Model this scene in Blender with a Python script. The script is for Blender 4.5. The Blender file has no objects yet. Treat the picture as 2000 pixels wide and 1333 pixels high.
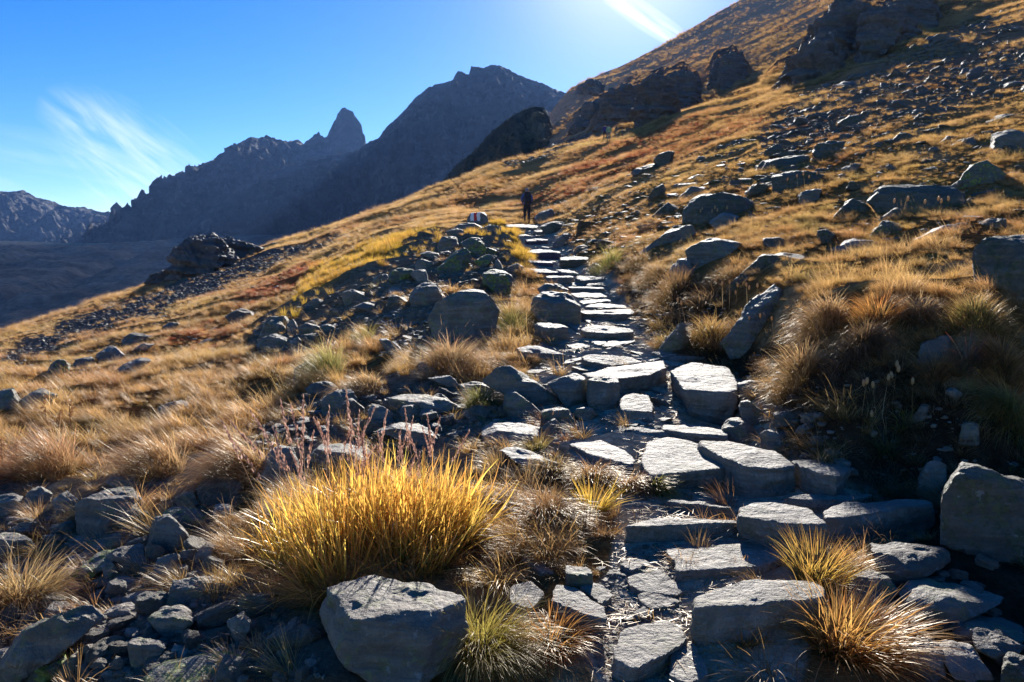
import bpy, bmesh, math, random
import numpy as np
from mathutils import Vector

sc = bpy.context.scene
COL = sc.collection
R = math.radians
rng = np.random.default_rng(7)
random.seed(7)

# ------------------------------------------------------------------ camera
F = 1600.0                        # focal length in photo pixels (2000 wide)
PITCH = math.atan((666.5 - 500.0) / F)
EYE = 1.62
cam_d = bpy.data.cameras.new('camera')
cam = bpy.data.objects.new('camera', cam_d)
COL.objects.link(cam)
cam_d.sensor_width = 36.0
cam_d.lens = 36.0 * F / 2000.0
cam_d.clip_start = 0.05
cam_d.clip_end = 20000.0
cam.location = (0, 0, EYE)
cam.rotation_euler = (math.pi / 2 - PITCH, 0, 0)
sc.camera = cam

# ------------------------------------------------------------------ world, sun, exposure
SUN_AZ, SUN_EL = R(8.0), R(21.0)   # azimuth to the right of the view axis (+Y)
SUN_DIR = Vector((math.sin(SUN_AZ) * math.cos(SUN_EL), math.cos(SUN_AZ) * math.cos(SUN_EL), math.sin(SUN_EL)))
world = bpy.data.worlds.new('World')
sc.world = world
world.use_nodes = True


class N:
    """small node-tree writer"""
    def __init__(s, tree):
        s.t = tree
        s.n = tree.nodes
        s.l = tree.links

    def __call__(s, typ, ins=None, **props):
        nd = s.n.new(typ)
        for k, v in props.items():
            setattr(nd, k, v)
        for k, v in (ins or {}).items():
            sk = nd.inputs[k]
            if isinstance(v, bpy.types.NodeSocket):
                s.l.new(v, sk)
            else:
                if sk.type == 'RGBA' and len(v) == 3:
                    v = (*v, 1)
                sk.default_value = v
        return nd

    def math(s, op, a, b=0.0, c=None, clamp=False):
        ins = {0: a, 1: b}
        if c is not None:
            ins[2] = c
        return s('ShaderNodeMath', ins, operation=op, use_clamp=clamp).outputs[0]

    def mix(s, f, a, b, blend='MIX'):
        nd = s('ShaderNodeMix', None, data_type='RGBA', blend_type=blend)
        for k, v in ((0, f), (6, a), (7, b)):
            if isinstance(v, bpy.types.NodeSocket):
                s.l.new(v, nd.inputs[k])
            else:
                if k > 0 and len(v) == 3:
                    v = (*v, 1)
                nd.inputs[k].default_value = v
        return nd.outputs[2]

    def noise(s, vec, scale, detail=4.0, rough=0.55, dist=0.0, out='Fac'):
        return s('ShaderNodeTexNoise', {'Vector': vec, 'Scale': scale, 'Detail': detail, 'Roughness': rough, 'Distortion': dist}).outputs[out]

    def ramp(s, f, *stops):
        nd = s('ShaderNodeValToRGB', {'Fac': f})
        cr = nd.color_ramp
        while len(cr.elements) < len(stops):
            cr.elements.new(0.5)
        for e, (p, c) in zip(cr.elements, stops):
            e.position = p
            e.color = (c, c, c, 1) if isinstance(c, (int, float)) else (*c, 1)
        return nd.outputs['Color']

    def step(s, f, lo, hi):
        return s('ShaderNodeMapRange', {'Value': f, 'From Min': lo, 'From Max': hi}, interpolation_type='SMOOTHSTEP').outputs[0]


wn = N(world.node_tree)
wn.n.clear()
SKY = wn('ShaderNodeTexSky', sky_type='NISHITA', sun_disc=False, sun_elevation=SUN_EL, sun_rotation=SUN_AZ,
         altitude=2400.0, air_density=1.0, dust_density=0.55, ozone_density=3.4)
tc = wn('ShaderNodeTexCoord').outputs['Generated']
sx = wn('ShaderNodeSeparateXYZ', {0: tc})
ysafe = wn.math('MAXIMUM', sx.outputs[1], 0.05)
az = wn.math('DIVIDE', sx.outputs[0], ysafe)
el = wn.math('DIVIDE', sx.outputs[2], ysafe)


def wisp(cx, cy, ang, la, lb, sa, sb, lo, hi, seed):
    """one bank of cirrus: stretched noise inside a soft oval of sky"""
    dx = wn.math('SUBTRACT', az, cx)
    dy = wn.math('SUBTRACT', el, cy)
    ca, sa_ = math.cos(ang), math.sin(ang)
    p = wn.math('ADD', wn.math('MULTIPLY', dx, ca), wn.math('MULTIPLY', dy, sa_))
    q = wn.math('SUBTRACT', wn.math('MULTIPLY', dy, ca), wn.math('MULTIPLY', dx, sa_))
    v = wn('ShaderNodeCombineXYZ', {0: wn.math('MULTIPLY', p, sa), 1: wn.math('MULTIPLY', q, sb), 2: seed}).outputs[0]
    nz = wn.noise(v, 1.0, 7.0, 0.58, 0.6)
    pr = wn.math('POWER', wn.math('ABSOLUTE', wn.math('DIVIDE', p, la)), 2.0)
    qr = wn.math('POWER', wn.math('ABSOLUTE', wn.math('DIVIDE', q, lb)), 2.0)
    g = wn.math('SUBTRACT', 1.0, wn.math('ADD', pr, qr), clamp=True)
    g = wn.math('POWER', g, 0.8)
    k = wn.step(nz, lo, hi)
    return wn.math('MULTIPLY', k, g, clamp=True)


c1 = wisp(-0.445, 0.100, R(-38), 0.150, 0.070, 7.0, 44.0, 0.34, 0.74, 3.1)
c1b = wisp(-0.53, 0.065, R(-14), 0.24, 0.08, 4.0, 30.0, 0.34, 0.80, 1.7)
c2 = wisp(0.158, 0.279, R(-32), 0.075, 0.016, 9.0, 70.0, 0.22, 0.70, 5.3)
cl = wn.math('ADD', wn.math('MULTIPLY', wn.math('ADD', c1, wn.math('MULTIPLY', c1b, 0.45)), 0.52), wn.math('MULTIPLY', c2, 0.8), clamp=True)
SKYCOL = wn('ShaderNodeHueSaturation', {'Color': SKY.outputs[0], 'Hue': 0.512, 'Saturation': 1.36}).outputs[0]
# bright aureole of thin high cloud round the sun
ca_ = wn('ShaderNodeVectorMath', {0: tc, 1: tuple(SUN_DIR)}, operation='DOT_PRODUCT').outputs['Value']
aur = wn.math('POWER', wn.math('MAXIMUM', ca_, 0.0), 170.0)
skc = wn.mix(cl, SKYCOL, (8.5, 8.9, 9.2))
skc = wn.mix(wn.math('MULTIPLY', aur, 0.55, clamp=True), skc, (11.0, 10.9, 10.6))
BG = wn('ShaderNodeBackground', {'Color': skc, 'Strength': 0.074})
wo = wn('ShaderNodeOutputWorld', {'Surface': BG.outputs[0]})

sun_d = bpy.data.lights.new('sun', 'SUN')
sun_d.energy = 5.0
sun_d.angle = R(0.53)
sun_d.color = (1.0, 0.945, 0.86)
sun = bpy.data.objects.new('sun', sun_d)
COL.objects.link(sun)
sun.rotation_euler = SUN_DIR.to_track_quat('Z', 'Y').to_euler()

sc.view_settings.view_transform = 'Standard'
sc.view_settings.look = 'None'
sc.view_settings.gamma = 1.0
sc.view_settings.use_curve_mapping = False
sc.view_settings.exposure = 1.08
sc.cycles.use_denoising = True
sc.cycles.max_bounces = 8
sc.cycles.diffuse_bounces = 4
sc.cycles.transmission_bounces = 5
sc.cycles.volume_bounces = 0
sc.cycles.sample_clamp_indirect = 6.0


# ------------------------------------------------------------------ projection and noise
def ray(px, py):
    """pixel of the photograph -> (x/y, z/y) of its line of sight"""
    u = (np.asarray(px, float) - 1000.0) / F
    v = (666.5 - np.asarray(py, float)) / F
    dy = math.cos(PITCH) + v * math.sin(PITCH)
    return u / dy, (-math.sin(PITCH) + v * math.cos(PITCH)) / dy


def proj(x, y, z):
    dz = z - EYE
    fy = y * math.cos(PITCH) - dz * math.sin(PITCH)
    uz = y * math.sin(PITCH) + dz * math.cos(PITCH)
    fy = np.maximum(fy, 1e-3)
    return 1000 + F * x / fy, 666.5 - F * uz / fy


_g = np.random.default_rng(1).normal(size=(256, 3))
_g /= np.linalg.norm(_g, axis=1)[:, None]


def perlin(p, seed=0):
    p = np.asarray(p, float)
    i = np.floor(p).astype(np.int64)
    f = p - i
    w = f * f * f * (f * (f * 6 - 15) + 10)
    out = 0
    for c in range(8):
        o = np.array([c & 1, (c >> 1) & 1, c >> 2])
        k = i + o
        h = (k[..., 0] * 73856093) ^ (k[..., 1] * 19349663) ^ (k[..., 2] * 83492791) ^ (seed * 2654435)
        h = (h ^ (h >> 13)) * 1274126177
        g = _g[(h ^ (h >> 16)) & 255]
        d = ((f - o) * g).sum(-1)
        ww = np.where(o[0], w[..., 0], 1 - w[..., 0]) * np.where(o[1], w[..., 1], 1 - w[..., 1]) * np.where(o[2], w[..., 2], 1 - w[..., 2])
        out = out + d * ww
    return out * 1.5


def fbm(p, oct=4, seed=0, ridged=False, gain=0.5):
    a, s, tot = 0.0, 1.0, 0.0
    p = np.asarray(p, float)
    for k in range(oct):
        n = perlin(p * (2.03 ** k) + k * 17.3, seed + k)
        if ridged:
            n = 1 - 2 * np.abs(n)
        a = a + n * s
        tot += s
        s *= gain
    return a / tot


def smooth(x, lo, hi):
    t = np.clip((x - lo) / (hi - lo), 0, 1)
    return t * t * (3 - 2 * t)


def poly_dist(px, py, poly):
    """signed distance to a closed outline, positive inside"""
    poly = np.asarray(poly, float)
    d = np.full(np.shape(px), 1e9)
    ins = np.zeros(np.shape(px), bool)
    for (x0, y0), (x1, y1) in zip(poly, np.roll(poly, -1, 0)):
        ex, ey = x1 - x0, y1 - y0
        t = np.clip(((px - x0) * ex + (py - y0) * ey) / (ex * ex + ey * ey + 1e-9), 0, 1)
        d = np.minimum(d, np.hypot(px - x0 - t * ex, py - y0 - t * ey))
        if y1 != y0:
            c = ((y0 > py) != (y1 > py)) & (px < (x1 - x0) * (py - y0) / (y1 - y0) + x0)
            ins ^= c
    return np.where(ins, d, -d)


# ------------------------------------------------------------------ object helpers
def mesh_obj(name, verts, faces, mat=None, parent=None, smooth_shade=True, link=True):
    me = bpy.data.meshes.new(name)
    verts = np.asarray(verts, np.float32)
    faces = np.asarray(faces, np.int32)
    n = faces.shape[1]
    me.vertices.add(len(verts))
    me.vertices.foreach_set('co', verts.ravel())
    me.loops.add(faces.size)
    me.loops.foreach_set('vertex_index', faces.ravel())
    me.polygons.add(len(faces))
    me.polygons.foreach_set('loop_start', np.arange(0, faces.size, n, dtype=np.int32))
    me.polygons.foreach_set('loop_total', np.full(len(faces), n, np.int32))
    me.polygons.foreach_set('use_smooth', np.full(len(faces), smooth_shade))
    me.update(calc_edges=True)
    if mat:
        me.materials.append(mat)
    o = bpy.data.objects.new(name, me)
    if link:
        COL.objects.link(o)
    if parent:
        o.parent = parent
    return o


def attr(o, name, data, typ='FLOAT_COLOR'):
    a = o.data.attributes.new(name, typ, 'POINT')
    data = np.asarray(data, np.float32)
    if typ == 'FLOAT_COLOR':
        if data.shape[1] == 3:
            data = np.hstack([data, np.ones((len(data), 1), np.float32)])
        a.data.foreach_set('color', data.ravel())
    elif typ == 'FLOAT_VECTOR':
        a.data.foreach_set('vector', data.ravel())
    else:
        a.data.foreach_set('value', data.astype(np.int32) if typ == 'INT' else data)


def tag(o, label, cat, group=None):
    o['label'] = label
    o['category'] = cat
    if group:
        o['group'] = group
    return o


def kind(o, k, label=None):
    o['kind'] = k
    if label:
        o['label'] = label
    return o


def empty(name, loc, rz=0.0):
    o = bpy.data.objects.new(name, None)
    o.empty_display_size = 0.1
    COL.objects.link(o)
    o.location = loc
    o.rotation_euler = (0, 0, rz)
    return o


def mat_new(name):
    m = bpy.data.materials.new(name)
    m.use_nodes = True
    m.node_tree.nodes.clear()
    return m, N(m.node_tree)


def out(n, surf):
    n('ShaderNodeOutputMaterial', {'Surface': surf})


# ------------------------------------------------------------------ materials
def rock_mat(name, base, dark, lichen=0.0, lichen_col=(0.22, 0.25, 0.07), pale=0.25, rough=0.66, spec=0.38, scale=1.0, bump=0.8, warm=0.0):
    m, n = mat_new(name)
    tc = n('ShaderNodeTexCoord').outputs['Object']
    oi = n('ShaderNodeObjectInfo')
    off = n('ShaderNodeVectorMath', {0: tc, 1: n('ShaderNodeCombineXYZ', {0: n.math('MULTIPLY', oi.outputs['Random'], 37.0), 1: n.math('MULTIPLY', oi.outputs['Random'], 11.0), 2: 0.0}).outputs[0]}, operation='ADD').outputs[0]
    # bedding of the schist: thin layers across the stone's own z
    st = n('ShaderNodeMapping', {'Vector': off, 'Rotation': (0.25, 0.18, 0.0), 'Scale': (2.0 * scale, 2.0 * scale, 16.0 * scale)}).outputs[0]
    layers = n.noise(st, 1.4, 5.0, 0.6, 0.4)
    blot = n.noise(off, 3.2 * scale, 6.0, 0.62)
    fine = n.noise(off, 46.0 * scale, 5.0, 0.68)
    midn = n.noise(off, 13.0 * scale, 5.0, 0.62, 0.6)
    c = n.mix(n.step(layers, 0.33, 0.68), dark, base)
    c = n.mix(n.math('MULTIPLY', n.step(blot, 0.52, 0.72), pale), c, tuple(min(1, x * 1.5) for x in base))
    c = n.mix(n.math('MULTIPLY', n.step(fine, 0.38, 0.62), 0.55), c, tuple(x * 0.55 for x in base))
    c = n.mix(n.math('MULTIPLY', n.step(n.noise(off, 1.7 * scale, 3.0), 0.5, 0.72), 0.35 + warm), c, (base[0] * 1.05, base[1] * 0.88, base[2] * 0.68))
    c = n.mix(n.math('MULTIPLY', n.step(midn, 0.52, 0.40), 0.5), c, tuple(x * 0.5 for x in base))
    # crustose lichen
    lc = n.noise(off, 5.0 * scale, 6.0, 0.7)
    vor = n('ShaderNodeTexVoronoi', {'Vector': n('ShaderNodeVectorMath', {0: off, 1: n.noise(off, 7.0 * scale, 4.0, out='Color')}, operation='ADD').outputs[0], 'Scale': 5.5 * scale}).outputs['Distance']
    lm = n.math('MULTIPLY', n.step(lc, 0.50 - 0.12 * lichen, 0.60 - 0.12 * lichen), n.step(vor, 0.62, 0.36))
    lm = n.math('MULTIPLY', lm, min(1.0, lichen))
    lcol = n.mix(n.step(n.noise(off, 24 * scale, 3.0), 0.42, 0.6), tuple(x * 0.5 for x in lichen_col), lichen_col)
    c = n.mix(lm, c, lcol)
    wl = n.step(n.noise(off, 19.0 * scale, 4.0, 0.7), 0.60, 0.68)
    c = n.mix(n.math('MULTIPLY', wl, 0.35), c, (0.42, 0.43, 0.42))
    c = n.mix(n.math('MULTIPLY', n.math('SUBTRACT', oi.outputs['Random'], 0.5), 0.4, clamp=True), c, tuple(x * 0.55 for x in base))
    h = n.math('ADD', n.math('MULTIPLY', layers, 0.45), n.math('ADD', n.math('MULTIPLY', blot, 0.9), n.math('ADD', n.math('MULTIPLY', fine, 0.26), n.math('MULTIPLY', midn, 0.55))))
    bp = n('ShaderNodeBump', {'Height': h, 'Strength': bump, 'Distance': 0.085 / scale}).outputs[0]
    rg = n.math('ADD', n.math('MULTIPLY', fine, 0.25), rough - 0.12)
    b = n('ShaderNodeBsdfPrincipled', {'Base Color': c, 'Roughness': rg, 'Normal': bp})
    b.inputs['Specular IOR Level'].default_value = spec
    out(n, b.outputs[0])
    return m


ROCK = rock_mat('grey_schist', (0.28, 0.243, 0.198), (0.115, 0.102, 0.086), 0.45)
ROCKL = rock_mat('lichened_schist', (0.185, 0.18, 0.145), (0.085, 0.083, 0.072), 1.0, (0.24, 0.29, 0.06))
ROCKG = rock_mat('green_grey_rock', (0.165, 0.15, 0.115), (0.074, 0.069, 0.056), 0.7, (0.10, 0.12, 0.045))
ROCKB = rock_mat('brown_stained_schist', (0.18, 0.15, 0.12), (0.09, 0.075, 0.06), 0.15, warm=0.3)
ROCKP = rock_mat('pale_schist', (0.33, 0.29, 0.24), (0.165, 0.146, 0.122), 0.1, pale=0.4)
SLAB = rock_mat('trodden_slab', (0.35, 0.31, 0.26), (0.185, 0.165, 0.138), 0.3, (0.15, 0.16, 0.055), pale=0.35, rough=0.68, bump=1.0, spec=0.35)
SLABV = rock_mat('violet_slab', (0.12, 0.10, 0.145), (0.065, 0.054, 0.08), 0.1)
SCREE = rock_mat('scree_rock', (0.185, 0.162, 0.134), (0.084, 0.074, 0.063), 0.2, scale=0.5)
CLIFF = rock_mat('cliff_rock', (0.21, 0.19, 0.175), (0.085, 0.078, 0.075), 0.4, (0.15, 0.15, 0.08), scale=0.12, bump=1.0)  # lightened base: the veil of hazy air is painted into the rock


def attr_ground(name, bump_scale, bump_d, rough=0.9):
    """ground whose kinds of cover come from a painted attribute, grain from noise"""
    m, n = mat_new(name)
    geo = n('ShaderNodeNewGeometry').outputs['Position']
    col = n('ShaderNodeAttribute', attribute_name='cover').outputs['Color']
    f1 = n.noise(geo, bump_scale, 8.0, 0.65)
    f2 = n.noise(geo, bump_scale * 6.3, 5.0, 0.65)
    f3 = n.noise(geo, bump_scale * 0.12, 6.0, 0.6)
    k = n.math('ADD', n.math('MULTIPLY', n.step(f1, 0.3, 0.7), 0.75), n.math('ADD', n.math('MULTIPLY', n.step(f2, 0.3, 0.7), 0.45), n.math('MULTIPLY', n.step(f3, 0.3, 0.7), 0.35)))
    k = n.math('ADD', k, 0.25)
    c = n.mix(1.0, col, n('ShaderNodeCombineXYZ', {0: k, 1: k, 2: k}).outputs[0], 'MULTIPLY')
    co = n('ShaderNodeAttribute', attribute_name='coarse').outputs['Fac']
    f4 = n.noise(geo, bump_scale * 0.035, 9.0, 0.68, 0.5)
    c = n.mix(n.math('MULTIPLY', n.step(f4, 0.60, 0.40), n.math('MULTIPLY', co, 0.45)), c, n.mix(1.0, c, (0.42, 0.40, 0.42), 'MULTIPLY'))
    h = n.math('ADD', n.math('ADD', f1, n.math('MULTIPLY', f2, 0.35)), n.math('MULTIPLY', f4, n.math('MULTIPLY', co, 7.0)))
    bp = n('ShaderNodeBump', {'Height': h, 'Strength': 0.9, 'Distance': bump_d}).outputs[0]
    b = n('ShaderNodeBsdfDiffuse', {'Color': c, 'Roughness': 1.0, 'Normal': bp})
    out(n, b.outputs[0])
    return m


GROUND = attr_ground('mountain_turf', 9.0, 0.04)
MORAINE = attr_ground('moraine_rubble', 0.12, 1.6)


def mountain_mat(name, base, dark):
    m, n = mat_new(name)
    geo = n('ShaderNodeNewGeometry').outputs['Position']
    mp = n('ShaderNodeMapping', {'Vector': geo, 'Rotation': (0.3, 0.5, 0.2), 'Scale': (1, 1, 2.6)}).outputs[0]
    a = n.noise(mp, 0.012, 9.0, 0.68)
    b_ = n.noise(geo, 0.05, 8.0, 0.65)
    c = n.mix(n.step(a, 0.40, 0.60), dark, base)
    c = n.mix(n.math('MULTIPLY', n.step(b_, 0.52, 0.66), 0.7), c, tuple(x * 1.9 for x in base))
    c = n.mix(n.math('MULTIPLY', n.step(n.noise(geo, 0.004, 5.0), 0.45, 0.6), 0.5), c, tuple(x * 0.6 for x in dark))
    bp = n('ShaderNodeBump', {'Height': n.math('ADD', a, n.math('MULTIPLY', b_, 0.4)), 'Strength': 1.0, 'Distance': 40.0}).outputs[0]
    p = n('ShaderNodeBsdfPrincipled', {'Base Color': c, 'Roughness': 0.9, 'Normal': bp})
    p.inputs['Specular IOR Level'].default_value = 0.2
    out(n, p.outputs[0])
    return m


MOUNT = mountain_mat('mountain_rock', (0.095, 0.088, 0.09), (0.04, 0.038, 0.042))
SPUR = mountain_mat('spur_rock', (0.16, 0.145, 0.095), (0.075, 0.07, 0.05))

# ------------------------------------------------------------------ the hillside (one height field)
# measured points: photo x, photo y, distance ahead in metres
CP = [
 # foreground
 (-500,1333,3.9),(0,1333,3.45),(300,1333,3.2),(500,1333,3.05),(770,1333,2.95),(1000,1333,2.9),(1290,1333,2.85),(1500,1333,2.85),(1700,1333,2.9),(2000,1333,2.85),(2600,1250,3.0),
 (0,1200,4.1),(300,1200,3.8),(640,1220,3.45),(900,1220,3.3),(1100,1200,3.3),(1280,1200,3.28),(1480,1210,3.22),(1700,1200,3.3),(2000,1200,3.25),
 (0,1080,5.0),(300,1080,4.6),(600,1080,4.2),(1000,1100,3.85),(1250,1100,3.75),(1440,1100,3.7),(1700,1100,3.75),(1850,1090,3.75),(2000,1060,3.9),
 (0,960,6.3),(250,960,5.9),(500,950,5.4),(800,950,5.0),(1000,950,4.85),(1200,960,4.75),(1330,970,4.7),(1500,980,4.6),(1700,960,4.65),(1840,960,4.55),(2000,930,4.7),(2500,900,4.9),
 # middle
 (-400,900,8.6),(0,850,8.4),(250,850,7.9),(500,860,6.9),(700,850,6.3),(900,850,6.0),(1100,860,5.75),(1300,870,5.6),(1480,880,5.5),
 (1600,840,5.3),(1750,860,5.05),(2000,830,5.05),(2400,760,5.4),
 (0,760,12.5),(250,760,11.0),(450,770,9.2),(650,760,8.0),(850,760,7.4),(1050,770,7.0),(1300,770,6.8),(1450,780,6.7),(1540,740,6.0),(1700,740,5.3),(1900,730,5.2),(2200,680,6.0),
 (150,700,19),(350,690,15.5),(550,700,11),(750,690,9.6),(900,690,8.8),(1050,690,8.6),(1200,690,8.4),(1340,690,8.2),(1460,670,8.0),(1560,640,6.5),(1700,640,5.75),(1900,630,5.6),(2200,590,6.8),
 (1000,650,9.9),(1180,640,10.2),(1280,640,9.85),(1370,620,9.2),(1500,560,8.5),(1650,560,7.7),(1850,550,7.3),(2100,520,8.2),
 (900,640,9.9),(750,620,12),(600,640,13.5),(450,640,19),
 (1120,590,12.4),(1220,590,12.2),(1270,570,12.1),(1330,530,11.5),(1450,510,10.5),(1600,500,10.4),(1800,480,10.0),(2000,470,9.8),
 (1000,580,12.8),(900,560,13.6),(800,550,15),(700,560,17),(600,590,19),
 (1090,540,15.4),(1150,540,15.6),(1210,520,14.9),(1280,490,14.2),(1400,470,14.2),(1600,440,13),(1850,410,12.6),(2100,370,13),
 (1000,520,17.5),(900,490,20),(800,500,22),(700,520,24),(1050,500,20.5),(1110,500,20.8),(1170,480,20),
 # higher up the path
 (1035,470,27),(1085,470,27),(1140,450,26),(1250,420,23),(1400,400,19.5),(1600,370,17.5),(1800,340,16.5),(2000,310,16),
 (1030,440,38),(1080,440,38),(960,440,36),(900,440,37),(850,450,36),(1150,410,34),(1300,360,30),(1500,320,26),(1750,280,23),(2000,245,21.5),
 (1000,410,52),(900,410,54),(800,430,52),(700,460,48),(1100,370,52),(1250,330,46),(1450,280,40),(1700,230,35),(2000,190,31),
 # left hillside to its edge
 (0,690,24),(100,670,29),(250,640,27),(400,590,33),(550,540,36),(0,667,40),(200,612,44),(400,550,50),(600,490,55),
 (-300,740,40),(-300,745,70),(0,656,62),(200,592,72),(300,553,76),(420,520,78),(560,470,82),(700,428,86),(800,392,92),(880,360,98),
 (-300,800,120),(0,720,120),(200,660,130),(350,610,135),(500,560,140),(650,500,145),(780,450,150),(870,410,160),
 (-300,900,240),(0,800,230),(300,720,240),(600,620,250),(800,520,260),
 # edge in the middle, hollow behind it, then the far slope
 (950,332,100),(1030,310,104),(1110,287,108),(1185,271,110),(1270,248,112),(1360,215,115),(1450,185,118),(1540,160,116),(1650,125,112),(1760,90,105),(1900,60,95),(2000,40,90),
 (1000,390,60),(1150,330,66),(1350,262,64),(1550,215,58),(1800,160,52),(2000,120,50),
 (960,352,140),(1050,325,150),(1130,288,150),(1200,272,145),(1290,248,150),(1380,216,150),
 (980,352,210),(1080,300,210),(1130,262,210),(1220,240,210),(1300,208,205),(1400,168,195),(1500,150,170),(1600,118,160),(1750,60,150),(1900,20,140),(2050,-20,130),
 (1090,235,300),(1150,220,290),(1250,190,280),(1350,150,270),(1450,112,260),(1600,50,240),(1800,-40,220),
 (1000,400,330),(900,470,330),
 (1100,184,640),(1145,166,680),(1180,160,690),(1230,128,730),(1290,92,770),(1370,45,820),(1450,0,870),(1560,-60,900),(1800,-190,920),(2100,-350,920),
 (1250,180,380),(1350,128,390),(1450,82,400),(1600,10,400),(1800,-80,380),(1300,120,560),(1450,40,600),(1600,-30,620),
 (1100,200,900),(1250,150,1000),(1450,20,1150),(1700,-80,1200),(2100,-260,1200),(950,520,700),(600,700,600),(0,950,600),(-500,1000,300),(-600,1000,600),(950,600,1300),(400,900,1300),(1200,230,1400),(1700,0,1450),(-600,1100,1400),
 (2600,150,20),(2700,-100,60),(2800,-400,200),(2800,-600,450),
]
cp = np.array(CP, float)
ca, ct = ray(cp[:, 0], cp[:, 1])
cs = np.log(cp[:, 2])
# ground under and beside the camera
ex = []
for yy, zl in ((1.5, 0.0), (2.1, 0.03)):
    for aa, zz in ((-1.6, -0.55), (-0.8, -0.25), (-0.3, -0.06), (0.0, 0.0), (0.3, 0.0), (0.8, 0.12), (1.6, 0.45)):
        ex.append((aa, math.log(yy), (zz + zl - EYE) / yy))
ex = np.array(ex)
ca = np.r_[ca, ex[:, 0]]
cs = np.r_[cs, ex[:, 1]]
ct = np.r_[ct, ex[:, 2]]
KA = 3.0


def tps(a, s, ca, cs, ct, lam=1e-4):
    P = np.c_[ca * KA, cs]

    def U(d2):
        return 0.5 * d2 * np.log(d2 + 1e-12)
    n = len(P)
    D2 = ((P[:, None] - P[None]) ** 2).sum(-1)
    A = np.zeros((n + 3, n + 3))
    A[:n, :n] = U(D2) + lam * np.eye(n)
    A[:n, n] = A[n, :n] = 1
    A[:n, n + 1:] = P
    A[n + 1:, :n] = P.T
    w = np.linalg.solve(A, np.r_[ct, 0, 0, 0])
    Q = np.c_[np.ravel(a) * KA, np.ravel(s)]
    o = np.empty(len(Q))
    for i in range(0, len(Q), 20000):
        q = Q[i:i + 20000]
        d2 = ((q[:, None] - P[None]) ** 2).sum(-1)
        o[i:i + 20000] = U(d2) @ w[:n] + w[n] + q @ w[n + 1:]
    return o.reshape(np.shape(a))


A_IN = np.arange(-0.70, 0.7001, 0.0038)
A_AX = np.r_[np.linspace(-1.5, -0.71, 36), A_IN, np.linspace(0.71, 1.5, 36)]
S_AX = np.arange(math.log(1.6), math.log(1500.0), 0.0125)
NA, NS = len(A_AX), len(S_AX)
# the smooth part is evaluated on a coarser grid and interpolated
ga, gs = np.linspace(-1.5, 1.5, 150), np.linspace(S_AX[0], S_AX[-1], 150)
GT = tps(*np.meshgrid(ga, gs, indexing='ij'), ca, cs, ct)


def bil(G, x, y, X, Y):
    fx = np.clip((X - x[0]) / (x[1] - x[0]), 0, len(x) - 1.001)
    fy = np.clip((Y - y[0]) / (y[1] - y[0]), 0, len(y) - 1.001)
    i, j = fx.astype(int), fy.astype(int)
    u, v = fx - i, fy - j
    return G[i, j] * (1 - u) * (1 - v) + G[i + 1, j] * u * (1 - v) + G[i, j + 1] * (1 - u) * v + G[i + 1, j + 1] * u * v


AA, SS = np.meshgrid(A_AX, S_AX, indexing='ij')
TT = bil(GT, ga, gs, AA, SS)
YY = np.exp(SS)
XX = AA * YY
ZZ = EYE + TT * YY
GPX, GPY = proj(XX, YY, ZZ)

PATH = [(1160,1345),(1110,1200),(1190,1120),(1205,1050),(1180,960),(1090,880),(1000,835),(860,745),(1000,745),(1085,705),(1060,640),(1112,590),(1062,540),(1030,500),(1012,470),(990,442),(1060,435),(1088,455),(1115,480),(1140,520),(1192,545),(1240,600),(1285,690),(1440,735),(1500,800),(1530,885),(1700,960),(1840,980),(1800,1060),(1600,1100),(1560,1345)]
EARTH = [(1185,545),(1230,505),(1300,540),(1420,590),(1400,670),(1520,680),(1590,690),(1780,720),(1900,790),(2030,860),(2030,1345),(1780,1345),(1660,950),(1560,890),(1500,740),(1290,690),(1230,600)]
RUB1 = [(-40,960),(200,930),(300,930),(480,870),(620,765),(740,745),(900,745),(1090,800),(1240,900),(1000,930),(480,950),(420,1100),(620,1220),(700,1345),(-40,1345)]
RUB2 = [(480,690),(510,620),(640,580),(720,530),(850,460),(1000,470),(1020,560),(980,650),(860,690),(780,700),(700,650),(640,690)]
SCR1 = [(-20,710),(150,622),(300,572),(450,515),(560,485),(650,458),(690,463),(600,505),(450,562),(300,622),(150,668),(-20,735)]
SCR2 = [(1480,262),(1560,190),(1700,130),(1830,70),(1950,25),(2060,10),(2060,180),(1900,205),(1800,252),(1650,275),(1500,300)]
SCR3 = [(860,352),(1010,302),(1130,268),(1250,228),(1300,232),(1190,270),(1060,308),(900,352)]
YEL1 = [(540,660),(610,525),(720,490),(860,458),(870,488),(800,505),(720,545),(640,590),(580,650)]
YEL2 = [(880,470),(980,440),(1020,470),(1045,520),(1000,540),(960,500)]
RED1 = [(290,680),(420,630),(490,640),(420,690)]
RED2 = [(450,605),(600,520),(650,530),(540,595)]
RED3 = [(980,400),(1200,290),(1420,225),(1520,230),(1380,290),(1200,350),(1050,420)]
ROCKZ = [[(1495,175),(1560,125),(1605,70),(1620,25),(1640,5),(1700,10),(1790,5),(1825,40),(1790,65),(1725,85),(1700,115),(1650,128)],
         [(1390,165),(1395,120),(1432,103),(1455,150),(1440,165)], [(1120,238),(1250,150),(1340,140),(1365,175),(1300,232),(1200,265)]]


def zone(poly, feather=8.0):
    return smooth(poly_dist(GPX, GPY, poly), -feather, feather)


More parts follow.
